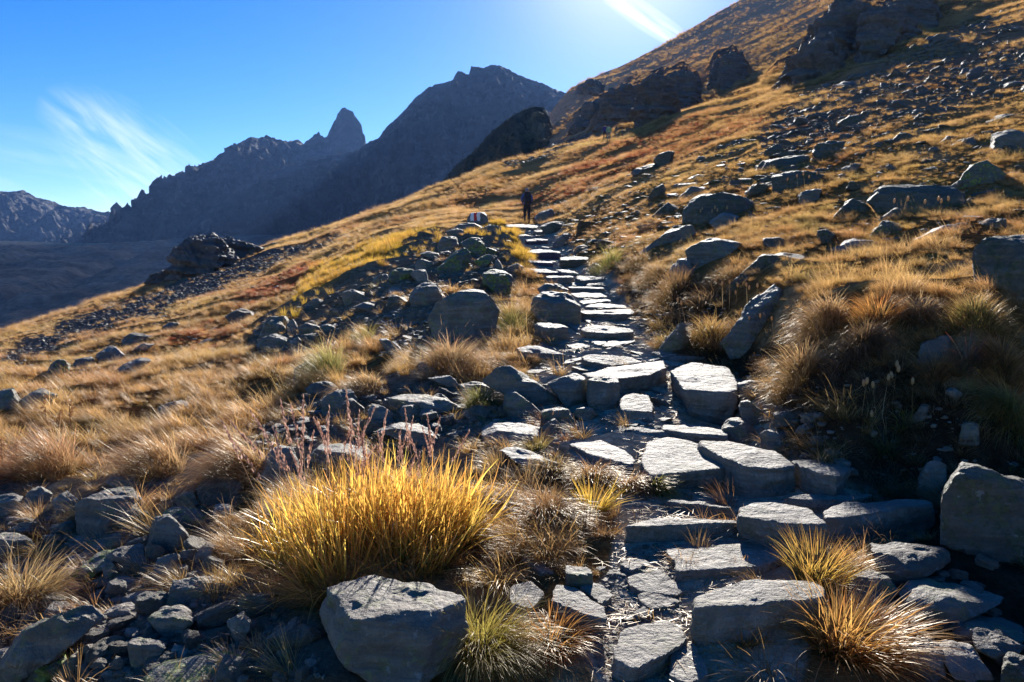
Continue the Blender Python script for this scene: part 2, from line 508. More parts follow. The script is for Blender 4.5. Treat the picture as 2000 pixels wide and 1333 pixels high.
warp = fbm(np.stack([XX / YY * 9, SS * 6, 0 * XX], -1), 4, 5) * 26
GPX0, GPY0 = GPX, GPY
GPX, GPY = GPX + warp, GPY + np.roll(warp, 31, 0) * 0.6
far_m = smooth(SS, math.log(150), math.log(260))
Zp = zone(PATH) * (YY < 45)
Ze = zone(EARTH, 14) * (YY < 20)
Zr1 = zone(RUB1, 10) * (YY < 20)
Zr2 = zone(RUB2, 8) * (YY < 40)
Zs1 = zone(SCR1, 5) * (1 - far_m)
Zs2 = zone(SCR2, 22) * (1 - far_m)
Zs3 = zone(SCR3, 7)
Zy = np.maximum(zone(YEL1, 8), zone(YEL2, 6)) * (YY < 80)
Zred = np.maximum(np.maximum(zone(RED1, 12), zone(RED2, 12)), 0.8 * zone(RED3, 40)) * (1 - far_m)
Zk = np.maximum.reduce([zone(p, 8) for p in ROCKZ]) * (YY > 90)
Zrub = np.maximum(Zr1, Zr2)
GPX, GPY = GPX0, GPY0

# relief: hummocks and tussocks scaled with distance, none on the trodden path
bump = np.zeros_like(XX)
for k, lam in enumerate((0.22, 0.5, 1.1, 2.4, 5.2, 11.0, 24.0, 50.0)):
    w_ = smooth(lam / YY, 0.02, 0.045) * (1 - smooth(lam / YY, 0.13, 0.3))
    if w_.max() > 0:
        n_ = perlin(np.stack([XX / lam, YY / lam, np.full_like(XX, k * 3.7)], -1), k)
        bump += w_ * lam * (0.06 * n_ + 0.035 * (1 - 2 * np.abs(np.roll(n_, 17, 0))))
bump *= (1 - 0.75 * Zp) * (1 + 0.5 * Zrub + 0.6 * Ze) * (1 - 0.45 * smooth(YY, 22, 55)) * (1 - 0.4 * far_m)
# turf ledges (terracettes) along the contours of the grassy slope
led = np.sin((ZZ - 0.05 * YY + 1.3 * perlin(np.stack([XX / 9, YY / 9, 0 * XX], -1), 31)) * 2 * math.pi / np.clip(YY * 0.03, 0.5, 5))
bump += 0.0014 * YY * led * smooth(YY, 12, 40) * (1 - 0.9 * far_m)
ZZ = ZZ + bump
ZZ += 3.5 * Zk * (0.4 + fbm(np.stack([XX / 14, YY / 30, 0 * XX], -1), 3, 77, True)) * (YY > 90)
TT = (ZZ - EYE) / YY

lowf = fbm(np.stack([XX / YY * 7, SS * 5, 0 * XX + 2], -1), 4, 41)
lowf2 = fbm(np.stack([XX / YY * 15, SS * 11, 0 * XX + 9], -1), 4, 43)


def lerp(a, b, t):
    return a * (1 - t[..., None]) + np.asarray(b) * t[..., None]


C = np.zeros(XX.shape + (3,)) + (0.165, 0.088, 0.033)
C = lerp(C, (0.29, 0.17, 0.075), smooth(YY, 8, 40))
C = lerp(C, (0.19, 0.075, 0.030), smooth(lowf, 0.02, 0.35) * 0.85)
C = lerp(C, (0.30, 0.20, 0.11), smooth(-lowf, 0.08, 0.4) * 0.7)
C = lerp(C, (0.13, 0.11, 0.035), smooth(lowf2, 0.08, 0.4) * 0.6)
C = lerp(C, (0.075, 0.052, 0.028), smooth(-lowf2, 0.12, 0.45) * 0.6)
C = lerp(C, (0.16, 0.055, 0.026), Zred * 0.7)
C = lerp(C, (0.24, 0.16, 0.035), Zy * 0.8)
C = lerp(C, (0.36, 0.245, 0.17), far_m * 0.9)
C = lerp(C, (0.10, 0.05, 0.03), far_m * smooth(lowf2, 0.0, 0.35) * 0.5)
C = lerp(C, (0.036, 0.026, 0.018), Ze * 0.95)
C = lerp(C, (0.15, 0.126, 0.098), Zrub * 0.85)
C = lerp(C, (0.09, 0.09, 0.09), np.maximum.reduce([Zs1, Zs2 * 0.7, Zs3]) * 0.9)
C = lerp(C, (0.34, 0.29, 0.22), Zp * (1 - Ze * 0.4))
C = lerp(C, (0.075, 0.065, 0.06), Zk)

idx = np.arange(NA * NS).reshape(NA, NS)
quads = np.stack([idx[:-1, :-1], idx[1:, :-1], idx[1:, 1:], idx[:-1, 1:]], -1).reshape(-1, 4)
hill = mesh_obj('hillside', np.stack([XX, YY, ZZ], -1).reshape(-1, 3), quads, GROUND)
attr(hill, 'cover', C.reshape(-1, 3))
attr(hill, 'coarse', smooth(YY, 40, 200).ravel(), 'FLOAT')
kind(hill, 'structure', 'steep autumn hillside of tawny grass rising to the right')

UA = np.linspace(-1.5, 1.5, 900)
TU = np.empty((900, NS))
CU = {}
for j in range(NS):
    TU[:, j] = np.interp(UA, A_AX, TT[:, j])


def regrid(Z):
    o = np.empty((900, NS))
    for j in range(NS):
        o[:, j] = np.interp(UA, A_AX, Z[:, j])
    return o


def H(x, y):
    """height of the built hillside"""
    x, y = np.asarray(x, float), np.maximum(np.asarray(y, float), 1.6)
    return EYE + y * bil(TU, UA, S_AX, x / y, np.log(y))


def hit(px, py, smin=None):
    """where the line of sight through a photo pixel first meets the hillside"""
    a, t = ray(px, py)
    a, t = np.atleast_1d(a), np.atleast_1d(t)
    fi = np.clip((a - UA[0]) / (UA[1] - UA[0]), 0, 898.99)
    i = fi.astype(int)
    u = (fi - i)[:, None]
    prof = TU[i] * (1 - u) + TU[i + 1] * u
    ab = prof >= t[:, None]
    j = np.where(ab.any(1), ab.argmax(1), NS - 1)
    j0 = np.maximum(j - 1, 0)
    r = np.arange(len(a))
    p0, p1 = prof[r, j0], prof[r, j]
    k = np.clip((t - p0) / np.where(p1 - p0 == 0, 1, p1 - p0), 0, 1)
    s = S_AX[j0] + k * (S_AX[1] - S_AX[0])
    y = np.exp(s)
    return a * y, y, EYE + np.minimum(t, np.maximum(p0, p1)) * y, ab.any(1)


# ground behind and under the camera, joined to the first row of the hillside
bx = np.linspace(-2.4, 2.4, 25)
by = np.linspace(-6.0, 1.6, 16)
BX, BY = np.meshgrid(bx, by, indexing='ij')
BX = BX * (1 + (1.6 - BY) * 0.35)
BZ = H(BX, np.full_like(BX, 1.6)) - 0.012 - 0.05 * (1.6 - BY)
ii = np.arange(BX.size).reshape(BX.shape)
bq = np.stack([ii[:-1, :-1], ii[1:, :-1], ii[1:, 1:], ii[:-1, 1:]], -1).reshape(-1, 4)
back = mesh_obj('ground', np.stack([BX, BY, BZ], -1).reshape(-1, 3), bq, GROUND)
attr(back, 'cover', np.tile((0.1, 0.08, 0.055), (BX.size, 1)))
kind(back, 'structure', 'bare ground where the viewer stands')


# ------------------------------------------------------------------ mountains and valley
def mountain(name, sky, D, mat, label, slope=0.75, back=0.9, drop=450.0, rough=0.12, seed=0, D1=None, step=2.5, jag=2.0, rows=80):
    sky = np.array(sky, float)
    px = np.arange(sky[0, 0], sky[-1, 0] + 0.1, step)
    py = np.interp(px, sky[:, 0], sky[:, 1]) + jag * 1.35 * fbm(np.stack([px / 7.0, px * 0, px * 0], -1), 5, seed, False, 0.65)
    d = np.interp(px, (px[0], px[-1]), (D, D1 or D))
    a, t = ray(px, py)
    xr, yr, zr = a * d, d, EYE + t * d
    q = np.r_[-np.linspace(1, 0, 14)[:-1] ** 1.4 * drop / back, np.linspace(0, 1, rows) ** 1.25 * drop / slope]
    q = q * (D / 1700.0 if D < 600 else 1)
    amp = rough * np.abs(q)
    Q = np.broadcast_to(q, (len(px), len(q)))
    X = xr[:, None] + 0 * Q
    Y = yr[:, None] - Q
    Z = zr[:, None] - np.where(Q > 0, Q * slope, -Q * back)
    sc_ = D / 1700.0
    P = np.stack([X / (70 * sc_) + 0.9 * fbm(np.stack([X / (160 * sc_), Y / (160 * sc_), Z * 0], -1), 2, seed + 5), Y / (230 * sc_), Z * 0 + seed], -1)
    rg = fbm(P, 6, seed, True, 0.55)
    Z = Z + np.minimum(amp, 90 * sc_) * (rg * 1.3) + np.minimum(amp, 40 * sc_) * fbm(np.stack([X / (25 * sc_), Y / (25 * sc_), Z / (25 * sc_)], -1), 4, seed + 9)
    X = X + np.minimum(amp, 20 * sc_) * fbm(np.stack([X / (30 * sc_), Y / (30 * sc_), Z / (30 * sc_)], -1), 3, seed + 3)
    n0, n1 = X.shape
    k = np.arange(n0 * n1).reshape(n0, n1)
    f = np.stack([k[:-1, :-1], k[:-1, 1:], k[1:, 1:], k[1:, :-1]], -1).reshape(-1, 4)
    o = mesh_obj(name, np.stack([X, Y, Z], -1).reshape(-1, 3), f, mat)
    kind(o, 'structure', label)
    return o


mountain('mountain', [(-260,400),(-120,385),(-40,376),(0,374),(20,375),(45,372),(58,378),(70,386),(105,394),(122,402),(140,405),(165,405),(185,411),(200,415),(212,413),(225,420),(240,424),(262,445),(330,500),(420,560)], 3300, MOUNT,
         'distant dark blunt mountain at the far left', slope=0.62, drop=520, rough=0.42, seed=3, jag=3, step=2.0)
mountain('mountain', [(-120,520),(60,503),(110,488),(160,470),(215,441),(240,426),(258,410),(275,396),(310,375),(345,346),(385,325),(430,309),(445,291),(470,279),(490,267),(505,271),(520,264),(540,272),(560,276),(583,273),(592,281),(600,290),(640,300),(720,300),(800,330),(900,380)], 2500, MOUNT,
         'dark shaded ridge rising from the valley on the left', slope=0.7, drop=620, rough=0.40, seed=11, jag=4, step=2.0)
mountain('mountain', [(540,330),(575,296),(598,277),(610,268),(622,258),(634,270),(641,262),(648,246),(655,236),(660,222),(668,212),(673,210),(678,214),(684,214),(692,225),(700,236),(706,244),(709,262),(713,266),(715,282),(724,300),(780,350)], 2750, MOUNT,
         'sharp rock spire standing behind the ridges', slope=1.6, back=1.8, drop=500, rough=0.24, seed=23, jag=6, step=1.0, rows=60)
mountain('mountain', [(150,560),(240,530),(330,470),(446,378),(525,337),(604,311),(660,300),(700,294),(716,279),(740,270),(752,251),(770,235),(790,216),(812,191),(818,186),(835,172),(850,166),(884,158),(889,146),(897,138),(910,145),(917,145),(920,130),(935,131),(945,133),(960,127),(975,128),(990,134),(1000,140),(1012,146),(1022,150),(1040,157),(1050,160),(1060,163),(1080,173),(1100,180),(1130,190),(1250,230),(1400,300)], 1900, MOUNT,
         'tall dark blue mountain with jagged summit at the centre', slope=0.78, drop=640, rough=0.33, seed=37, jag=4, step=2.0, rows=110)
mountain('spur', [(820,392),(852,362),(870,347),(885,330),(900,316),(920,300),(935,287),(948,270),(960,258),(972,249),(985,238),(1000,227),(1010,221),(1025,213),(1040,209),(1055,209),(1065,213),(1073,228),(1080,250),(1088,285)], 268, SPUR,
         'olive dark rocky spur jutting below the blue mountain', slope=0.9, back=0.6, drop=330, rough=0.42, seed=51, jag=6, step=1.2)

VP = [(-400,470,2300),(0,474,2300),(300,476,2300),(700,470,2300),(-400,484,1650),(0,485,1600),(150,487,1560),(300,482,1500),(420,474,1500),(700,470,1500),(-400,500,1400),(0,500,1350),(200,500,1330),(400,490,1350),
      (-400,580,1000),(0,560,1020),(150,560,1020),(300,550,1050),(600,540,1050),(900,520,1050),(-400,660,760),(0,640,770),(200,630,780),(500,600,800),(900,560,800),(-400,760,560),(0,740,570),(300,700,580),(700,640,580),(1000,560,1500),(1000,540,2300),(1200,560,900)]
vp = np.array(VP, float)
va, vt = ray(vp[:, 0], vp[:, 1])
vA, vS = np.meshgrid(np.linspace(-1.1, 0.2, 330), np.linspace(math.log(560), math.log(2400), 300), indexing='ij')
vT = tps(vA, vS, va, np.log(vp[:, 2]), vt, 1e-3)
vY = np.exp(vS)
vX = vA * vY
vP = np.stack([vX / 130, vY / 130, 0 * vX], -1)
vn = fbm(vP, 5, 61, True)
gul = np.exp(-((vX + 560 + 0.1 * (vY - 1000) + 40 * perlin(np.stack([vY / 120, 0 * vY, 0 * vY], -1), 3)) / 22) ** 2)
gul2 = np.exp(-((vX + 400 + 0.25 * (vY - 1000) + 30 * perlin(np.stack([vY / 90, 0 * vY, 0 * vY + 5], -1), 4)) / 18) ** 2)
vZ = EYE + vT * vY + 15 * vn * smooth(vY, 500, 900) * (1 - smooth(vY, 1400, 1700) * 0.7) + 2.0 * fbm(np.stack([vX / 14, vY / 9, 0 * vX], -1), 3, 66) - (13 * gul + 10 * gul2) * (1 - smooth(vY, 1350, 1500))
n0, n1 = vX.shape
k = np.arange(n0 * n1).reshape(n0, n1)
val = mesh_obj('valley', np.stack([vX, vY, vZ], -1).reshape(-1, 3), np.stack([k[:-1, :-1], k[1:, :-1], k[1:, 1:], k[:-1, 1:]], -1).reshape(-1, 4), MORAINE)
vc = np.zeros(vX.shape + (3,)) + (0.12, 0.108, 0.096)
vc = lerp(vc, (0.065, 0.06, 0.056), smooth(fbm(vP * 2, 4, 71), -0.1, 0.3))
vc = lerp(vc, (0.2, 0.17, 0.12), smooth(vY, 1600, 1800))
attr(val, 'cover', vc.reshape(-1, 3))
attr(val, 'coarse', np.full(vX.size, 0.12), 'FLOAT')
kind(val, 'structure', 'grey moraine rubble filling the valley on the left')

# ------------------------------------------------------------------ stones
_ICO = {}


def ico(level):
    if level not in _ICO:
        bm = bmesh.new()
        bmesh.ops.create_icosphere(bm, subdivisions=level, radius=1.0)
        v = np.array([x.co for x in bm.verts])
        f = np.array([[x.index for x in q.verts] for q in bm.faces], np.int32)
        bm.free()
        _ICO[level] = (v / np.linalg.norm(v, axis=1)[:, None], f)
    return _ICO[level]


def poly_solid(nrm, h, level, sharp=26.0, ext=None):
    """smoothed intersection of half-spaces n.x <= h sampled along directions d (space normalised by ext)"""
    d, f = ico(level)
    ext = np.ones(3) if ext is None else np.asarray(ext, float)
    n2 = np.asarray(nrm, float) * ext
    ln = np.linalg.norm(n2, axis=1)
    n2 = n2 / ln[:, None]
    hh = np.maximum(np.asarray(h, float) / ln, 0.04)
    k = np.maximum(d @ n2.T, 0) / hh
    mx = k.max(1)
    r = 1.0 / (mx * ((k / mx[:, None]) ** sharp).sum(1) ** (1.0 / sharp))
    return d * r[:, None] * ext, f


def weather(v, seed, size, amp=0.03, strata=0.5, tilt=(0.12, 0.08)):
    """chips, dents and bedding steps on a stone of the given size"""
    p = v / size
    off = np.array([seed * 3.17, seed * 1.3, seed * 0.7])
    d = v / np.maximum(np.linalg.norm(v, axis=1), 1e-6)[:, None]
    n1 = fbm(p * 2.2 + off, 3, seed % 97)
    n2 = fbm(p * 6.0 + off, 4, seed % 89, True)
    n3 = fbm(p * 19.0 + off, 2, seed % 83)
    n4 = perlin(p * 3.6 + off * 1.7, seed % 61)
    step_ = np.tanh(6.0 * n4) * 0.5                      # broken-off plates with sharp rims
    a = amp * size * (0.7 * n1 + 0.55 * n2 + 0.30 * n3 + 1.0 * step_)
    z = p[:, 2] + tilt[0] * p[:, 0] + tilt[1] * p[:, 1] + 0.08 * n1
    stp = perlin(np.stack([z * 9 + seed, p[:, 0] * 0.7, p[:, 1] * 0.7], -1), seed % 71)
    hor = d.copy()
    hor[:, 2] *= 0.15
    return v + d * a[:, None] + hor * (strata * amp * size * 1.3 * stp)[:, None]


def facet(nr, hs, ext, r, n, lo=0.84, hi=0.97, up=-0.2, top=2.0):
    """strike n extra flat faces off a stone without changing its size much"""
    v, _ = poly_solid(nr, hs, 3, 40.0, ext)
    for _ in range(n):
        d = r.normal(size=3) / np.asarray(ext)
        d /= np.linalg.norm(d)
        if d[2] < up:
            d[2] = -d[2]
        if d[2] > top:
            continue
        nr.append(d)
        hs.append(max((v @ d).max() * r.uniform(lo, hi), 0.01))
    return nr, hs


def random_planes(r, nx=9, flat=0.0):
    n = r.normal(size=(nx, 3))
    n /= np.linalg.norm(n, axis=1)[:, None]
    base = np.array([[1, 0, 0], [-1, 0, 0], [0, 1, 0], [0, -1, 0], [0, 0, 1], [0, 0, -1]], float)
    base += r.normal(scale=0.28 - 0.16 * flat, size=base.shape)
    base /= np.linalg.norm(base, axis=1)[:, None]
    return np.r_[base, n], np.r_[r.uniform(0.72, 1.0, 6), r.uniform(0.82, 1.12, nx)]


def rand_rock(seed, level, dims, flat=0.4, amp=0.035):
    """loose angular stone; origin low in its body so that it sits in the ground"""
    r = np.random.default_rng(seed)
    n, h = random_planes(r, 14, flat)
    v, f = poly_solid(n, h, level, 60.0)
    v = v * np.asarray(dims) * 0.5
    v = weather(v, seed, max(dims), amp)
    return v, f


PIECE_N = [0]


def stone_seed():
    PIECE_N[0] += 1
    return 1000 + PIECE_N[0] * 7


path = kind(empty('path', (0.9, 4.0, 0.2)), 'structure', 'rough stepped footpath of flat grey stones climbing the hillside')


def slab(top, bottom, mat=SLAB, level=5, tilt=-0.03, thick=None, label=None, sharp=22.0, dmul=1.0, side=0.0):
    """flat stone of the path: outline of its top in the photo, lowest pixel row of its front face"""
    top = np.array(top, float)
    seed = stone_seed()
    r = np.random.default_rng(seed)
    cx = top[:, 0].mean()
    fy = top[:, 1].max()
    fx = top[top[:, 1] > fy - 0.35 * (fy - top[:, 1].min() + 1), 0].mean()
    gx, gy, gz, _ = hit(fx, max(bottom, fy + 1) - 1)
    d = float(gy[0]) * dmul                              # distance of the front face
    a, t = ray(top[:, 0], top[:, 1])
    _, tf = ray(fx, fy)
    zf = EYE + float(tf) * d
    af = ray(fx, fy)[0]
    # depth of the stone from its near edge; corners keep their line of sight
    y = np.where(t - tilt < -0.012, (zf - EYE - tilt * d) / np.minimum(t - tilt, -0.012), d * 3)
    wm = np.ptp(a) * d
    D = float(np.clip((y - d).max(), max(0.16, 0.22 * wm), max(0.28, (1.9 if d < 7.5 else 0.6) * wm)))
    fr = (fy - top[:, 1]) / max(fy - top[:, 1].min(), 1e-3)
    y = d + D * fr
    zz_ = EYE + t * y
    flush = bottom - fy <= 5 and d < 13 and thick is not False
    if flush:                                            # lies level with the trodden ground
        hx, hy, hz, _ = hit(top[:, 0], top[:, 1])
        y = hy
        zz_ = hz + 0.018
    for _ in range(0 if flush else 14):                                  # bring a buried stone forward along its line of sight
        if (zz_ - H(a * y, y)).min() > 0.012:
            break
        y = y * 0.99
        zz_ = EYE + t * y
    d = float(y.min())
    zf = EYE + float(tf) * d + (0.018 if flush else 0)
    fr = (y - d) / max(np.ptp(y), 1e-3)
    tilt = float(np.clip((zz_[fr > 0.6].mean() - zf) / (y[fr > 0.6].mean() - d), -0.08, 0.22))
    P = np.c_[a * y, y]
    c = P.mean(0)
    Q = P - c
    ang = np.argsort(np.arctan2(Q[:, 1], Q[:, 0]))
    Q = Q[ang]
    hgt = max(0.05, (bottom - fy) / F * d) if thick is None else thick
    hgt = hgt * 1.25 + 0.06
    nr, hs = [], []
    for (x0, y0), (x1, y1) in zip(Q, np.roll(Q, -1, 0)):
        nx, ny = y1 - y0, -(x1 - x0)
        ln = math.hypot(nx, ny)
        if ln < 0.01:
            continue
        nx, ny = nx / ln, ny / ln
        k = r.uniform(-0.10, 0.22)
        v = np.array([nx, ny, -k])
        lv = np.linalg.norm(v)
        hh = (nx * x0 + ny * y0 + k * -0.5 * hgt * 0.6) / lv
        nr.append(v / lv)
        hs.append(max(hh, 0.02))
    tn = np.array([r.normal(scale=0.012) + side, -tilt, 1.0])
    tn /= np.linalg.norm(tn)
    nr += [tn, np.array([0, 0, -1.0])]
    hs += [hgt * 0.5, hgt * 0.5]
    for _ in range(3):                                   # a few struck-off corners
        th = r.uniform(0, 2 * math.pi)
        v = np.array([math.cos(th), math.sin(th), r.uniform(0.5, 1.4)])
        v /= np.linalg.norm(v)
        rad = (Q @ v[:2]).max() + v[2] * hgt * 0.5
        nr.append(v)
        hs.append(rad * r.uniform(0.96, 1.0))
    ext = np.array([np.abs(Q[:, 0]).max(), np.abs(Q[:, 1]).max(), hgt * 0.5])
    facet(nr, hs, ext, r, 9, 0.93, 0.99, top=0.35)
    v, f = poly_solid(nr, hs, level, 36.0, ext)
    th_ = np.arctan2(v[:, 1], v[:, 0])                 # ragged outline, broken along the bedding
    rg_ = fbm(np.stack([np.cos(th_) * 1.7, np.sin(th_) * 1.7, v[:, 2] / hgt * 0.7 + seed], -1), 4, seed % 60)
    v[:, :2] *= (1 + 0.13 * rg_)[:, None]
    v = weather(v, seed, max(ext) * 2, 0.022, 1.0)
    zc = zf + tilt * (c[1] - d) - hgt * 0.5
    o = crisp(mesh_obj('stone', v, f, mat, path))
    o.location = (c[0] - path.location.x, c[1] - path.location.y, zc - path.location.z)
    if label:
        o['label'] = label
    return o


def crisp(o, deg=26):
    o.data.set_sharp_from_angle(angle=R(deg))
    return o


def boulder(name, outline, mat, label, cat, level=4, depth=0.8, tilt=-0.06, sink=0.22, sharp=24.0, amp=0.03, group=None, front=0.25, dd=None, parent=None, lean=None, strata=0.5, base=None):
    """stone from its outline in the photo, given its own distance, depth and facets"""
    O = np.array(outline, float)
    level = max(level, 5)
    seed = stone_seed()
    r = np.random.default_rng(seed)
    by = O[:, 1].max()
    lo = O[O[:, 1] > by - 0.3 * (by - O[:, 1].min()), 0].mean()
    gx, gy, gz, _ = hit(lo, (base or by) - 2)
    d0 = float(gy[0]) if dd is None else dd
    w = (O[:, 0].max() - O[:, 0].min()) / F * d0
    dep = w * depth
    dc = d0 + dep * 0.4
    cx, cy = (O[:, 0].max() + O[:, 0].min()) / 2, (O[:, 1].max() + O[:, 1].min()) / 2
    a, t = ray(O[:, 0], O[:, 1])
    ac, tc = ray(cx, cy)
    X, Z = (a - ac) * dc, (t - tc) * dc
    hgt = Z.max() - Z.min()
    low = Z < Z.min() + 0.25 * hgt
    Z = np.where(low, Z - sink * hgt, Z)                 # the foot goes into the ground
    c2 = np.array([0.0, (Z.max() + Z.min()) / 2])
    Q = np.c_[X, Z] - c2
    Q = Q[np.argsort(np.arctan2(Q[:, 1], Q[:, 0]))]
    # keep the convex hull
    bmh = sorted(map(tuple, Q))

    def half(pts):
        hL = []
        for p in pts:
            while len(hL) >= 2 and (hL[-1][0] - hL[-2][0]) * (p[1] - hL[-2][1]) - (hL[-1][1] - hL[-2][1]) * (p[0] - hL[-2][0]) <= 0:
                hL.pop()
            hL.append(p)
        return hL[:-1]
    Q = np.array(half(bmh) + half(bmh[::-1]))
    view = np.array([float(ac), 1.0, float(tc)])
    nr, hs = [], []
    for (x0, z0), (x1, z1) in zip(Q, np.roll(Q, -1, 0)):
        nx, nz = z1 - z0, -(x1 - x0)
        ln = math.hypot(nx, nz)
        if ln < 1e-4:
            continue
        nx, nz = nx / ln, nz / ln
        v = np.array([nx, -(nx * view[0] + nz * view[2]) + r.normal(scale=0.05), nz])   # parallel to the line of sight: exact outline
        hh = nx * x0 + nz * z0
        if hh > 0.004:
            lv = np.linalg.norm(v)
            nr.append(v / lv)
            hs.append(hh / lv)
    ztop = Q[:, 1].max()
    ihi = Q[Q[:, 1] > ztop - 0.12 * hgt, 0].mean()
    tn = np.array([r.normal(scale=0.10) if lean is None else lean, -tilt, 1.0])
    tn /= np.linalg.norm(tn)
    nr.append(tn)
    hs.append(max(0.3 * ztop, tn @ np.array([ihi, dep * 0.38, ztop + 0.38 * dep * view[2]])))
    for nn, hh in (((r.normal(scale=0.3), -1, front), 0.46), ((r.normal(scale=0.35), 1, 0.1), 0.5), ((r.choice([-1, 1]) * r.uniform(0.4, 0.9), -1, r.uniform(-0.1, 0.5)), 0.52), ((r.uniform(-0.5, 0.5), -1, r.uniform(0.5, 1.0)), 0.50), ((r.uniform(-0.6, 0.6), 1, 0.6), 0.6)):
        v = np.array(nn, float)
        v /= np.linalg.norm(v)
        nr.append(v)
        sup = max(hh * dep * abs(v[1]) + max(0, (Q @ v[[0, 2]]).max()) * 0.78, 0.02)
        hs.append(sup)
    ext = np.array([np.abs(Q[:, 0]).max(), dep * 0.5, np.abs(Q[:, 1]).max()])
    facet(nr, hs, ext, r, 12 if name not in ('crag', 'rock_ledge') else 22, 0.74 if name not in ('crag', 'rock_ledge') else 0.84, 0.95)
    v, f = poly_solid(nr, hs, level, sharp * 4.0, ext)
    v = weather(v, seed, max(w, hgt), amp * 1.25, strata)
    if name in ('crag', 'rock_ledge'):                                   # weathered wall: ribs, clefts and ledges
        sz = max(w, hgt)
        p = v / sz
        dn = v / np.linalg.norm(v, axis=1)[:, None]
        ka = 0.45 if cx < 600 else 1.0
        rel = fbm(np.stack([p[:, 0] * 4 + p[:, 2] * 1.5, p[:, 1] * 4, p[:, 2] * 2.2], -1) + seed, 6, seed % 50, True, 0.6)
        led_ = np.tanh(4 * perlin(np.stack([p[:, 0] * 1.2, p[:, 1] * 1.2, p[:, 2] * 9 + p[:, 0] * 3], -1), seed % 40))
        v = v + dn * (sz * ka * (0.12 * rel + 0.035 * led_))[:, None]
    loc = np.array([float(ac) * dc, dc, EYE + float(tc) * dc + c2[1]])
    zb = v[:, 2].min()
    v[:, 2] -= zb
    o = crisp(mesh_obj(name, v, f, mat, parent))
    o.location = (loc[0], loc[1], loc[2] + zb)
    if parent:
        o.location -= parent.location
    if cat:
        tag(o, label, cat, group)
    return o


# --- stones of the path, nearest first
G_ = 5
slab([(1212,1237),(1255,1220),(1300,1212),(1325,1220),(1350,1252),(1312,1272),(1255,1312),(1195,1290)], 1345, SLAB, 6, 0.0)
slab([(1310,1278),(1352,1262),(1384,1330),(1340,1345),(1308,1335)], 1350, ROCKP, 5, 0.2)
slab([(1354,1165),(1412,1142),(1500,1132),(1565,1139),(1610,1152),(1585,1180),(1500,1182),(1425,1192),(1362,1187)], 1272, SLAB, 6, -0.02, label='thick block at the foot of the steps, beside an orange grass tuft')
slab([(1312,1067),(1380,1056),(1450,1056),(1525,1061),(1557,1100),(1475,1107),(1425,1122),(1350,1137),(1310,1117)], 1146, SLAB, 6, -0.01, label='pale oblong slab with rounded edge')
slab([(1227,1135),(1285,1115),(1307,1130),(1335,1162),(1317,1170),(1250,1165),(1230,1152)], 1172, SLAB, 5, 0.02, 0.04)
slab([(1245,1170),(1290,1157),(1325,1180),(1305,1192),(1270,1197),(1243,1180)], 1200, SLAB, 5, 0.02, 0.04)
slab([(1207,1110),(1247,1090),(1272,1107),(1232,1122)], 1124, SLAB, 4, 0.02, 0.03)
slab([(1235,1208),(1258,1190),(1276,1208),(1240,1215)], 1218, SLAB, 4, 0.02, 0.03)
slab([(1132,1145),(1162,1135),(1197,1160),(1175,1180)], 1186, SLAB, 4, 0.05)
slab([(1085,1140),(1128,1150),(1175,1185),(1182,1208),(1150,1203),(1080,1175)], 1226, SLAB, 5, 0.05)
slab([(1105,1116),(1155,1119),(1157,1123),(1104,1122)], 1133, ROCK, 4)
slab([(1017,1095),(1036,1088),(1088,1122),(1055,1126)], 1130, SLAB, 4, 0.05, 0.03)
slab([(1000,1140),(1040,1132),(1062,1160),(1040,1190),(995,1180)], 1198, SLAB, 4, 0.05, 0.04)
slab([(1217,1030),(1240,1020),(1320,1017),(1440,1014),(1452,1025),(1410,1029),(1300,1029),(1225,1034)], 1068, SLAB, 5, label='low long step stone with a dark front')
slab([(1443,986),(1511,982),(1575,990),(1617,1024),(1532,1021),(1447,1009)], 1092, SLAB, 6)
slab([(1612,1010),(1617,990),(1702,977),(1826,977),(1832,986),(1724,1001),(1650,1012)], 1067, ROCKP, 6, -0.02, label='wedge shaped block at the right end of a step')
slab([(1300,972),(1354,980),(1443,986),(1440,993),(1362,986),(1302,980)], 1013, SLAB, 5)
slab([(1404,972),(1512,974),(1600,966),(1704,954),(1712,962),(1600,990),(1510,987)], 1003, SLAB, 5)
slab([(1544,902),(1572,896),(1624,904),(1660,914),(1636,931),(1592,922)], 968, SLAB, 5)
slab([(1356,858),(1424,860),(1512,884),(1560,912),(1512,916),(1448,910),(1392,884)], 974, SLAB, 6, 0.03)
slab([(1262,867),(1307,852),(1355,865),(1400,892),(1415,920),(1325,924),(1282,928),(1252,899)], 968, SLAB, 6, 0.03)
slab([(1170,827),(1240,845),(1300,850),(1312,857),(1262,868),(1200,844)], 872, SLAB, 5)
slab([(1295,830),(1350,829),(1422,843),(1422,851),(1350,847),(1295,839)], 862, SLAB, 5)
slab([(1300,705),(1362,707),(1420,717),(1435,745),(1440,777),(1400,774),(1337,763),(1267,757),(1280,740),(1312,725)], 838, SLAB, 6, 0.0, label='largest pale slab of the path, shining in the sun')
slab([(1150,730),(1250,710),(1297,704),(1300,720),(1270,732),(1207,739),(1155,736)], 764, SLAB, 6)
slab([(1135,687),(1155,681),(1225,691),(1255,706),(1195,715),(1147,703)], 722, SLAB, 5)
slab([(1210,780),(1235,766),(1270,772),(1277,805),(1212,803)], 821, SLAB, 5, 0.05)
slab([(1107,865),(1175,860),(1200,872),(1240,900),(1235,909),(1175,895),(1150,887)], 922, ROCKP, 5, 0.03)
slab([(1270,694),(1310,687),(1322,695),(1297,702)], 705, SLAB, 4)
slab([(1300,703),(1332,696),(1375,695),(1376,701),(1325,707)], 709, SLAB, 4)
slab([(1010,680),(1030,674),(1062,677),(1106,694),(1074,692),(1016,687)], 704, SLAB, 5)
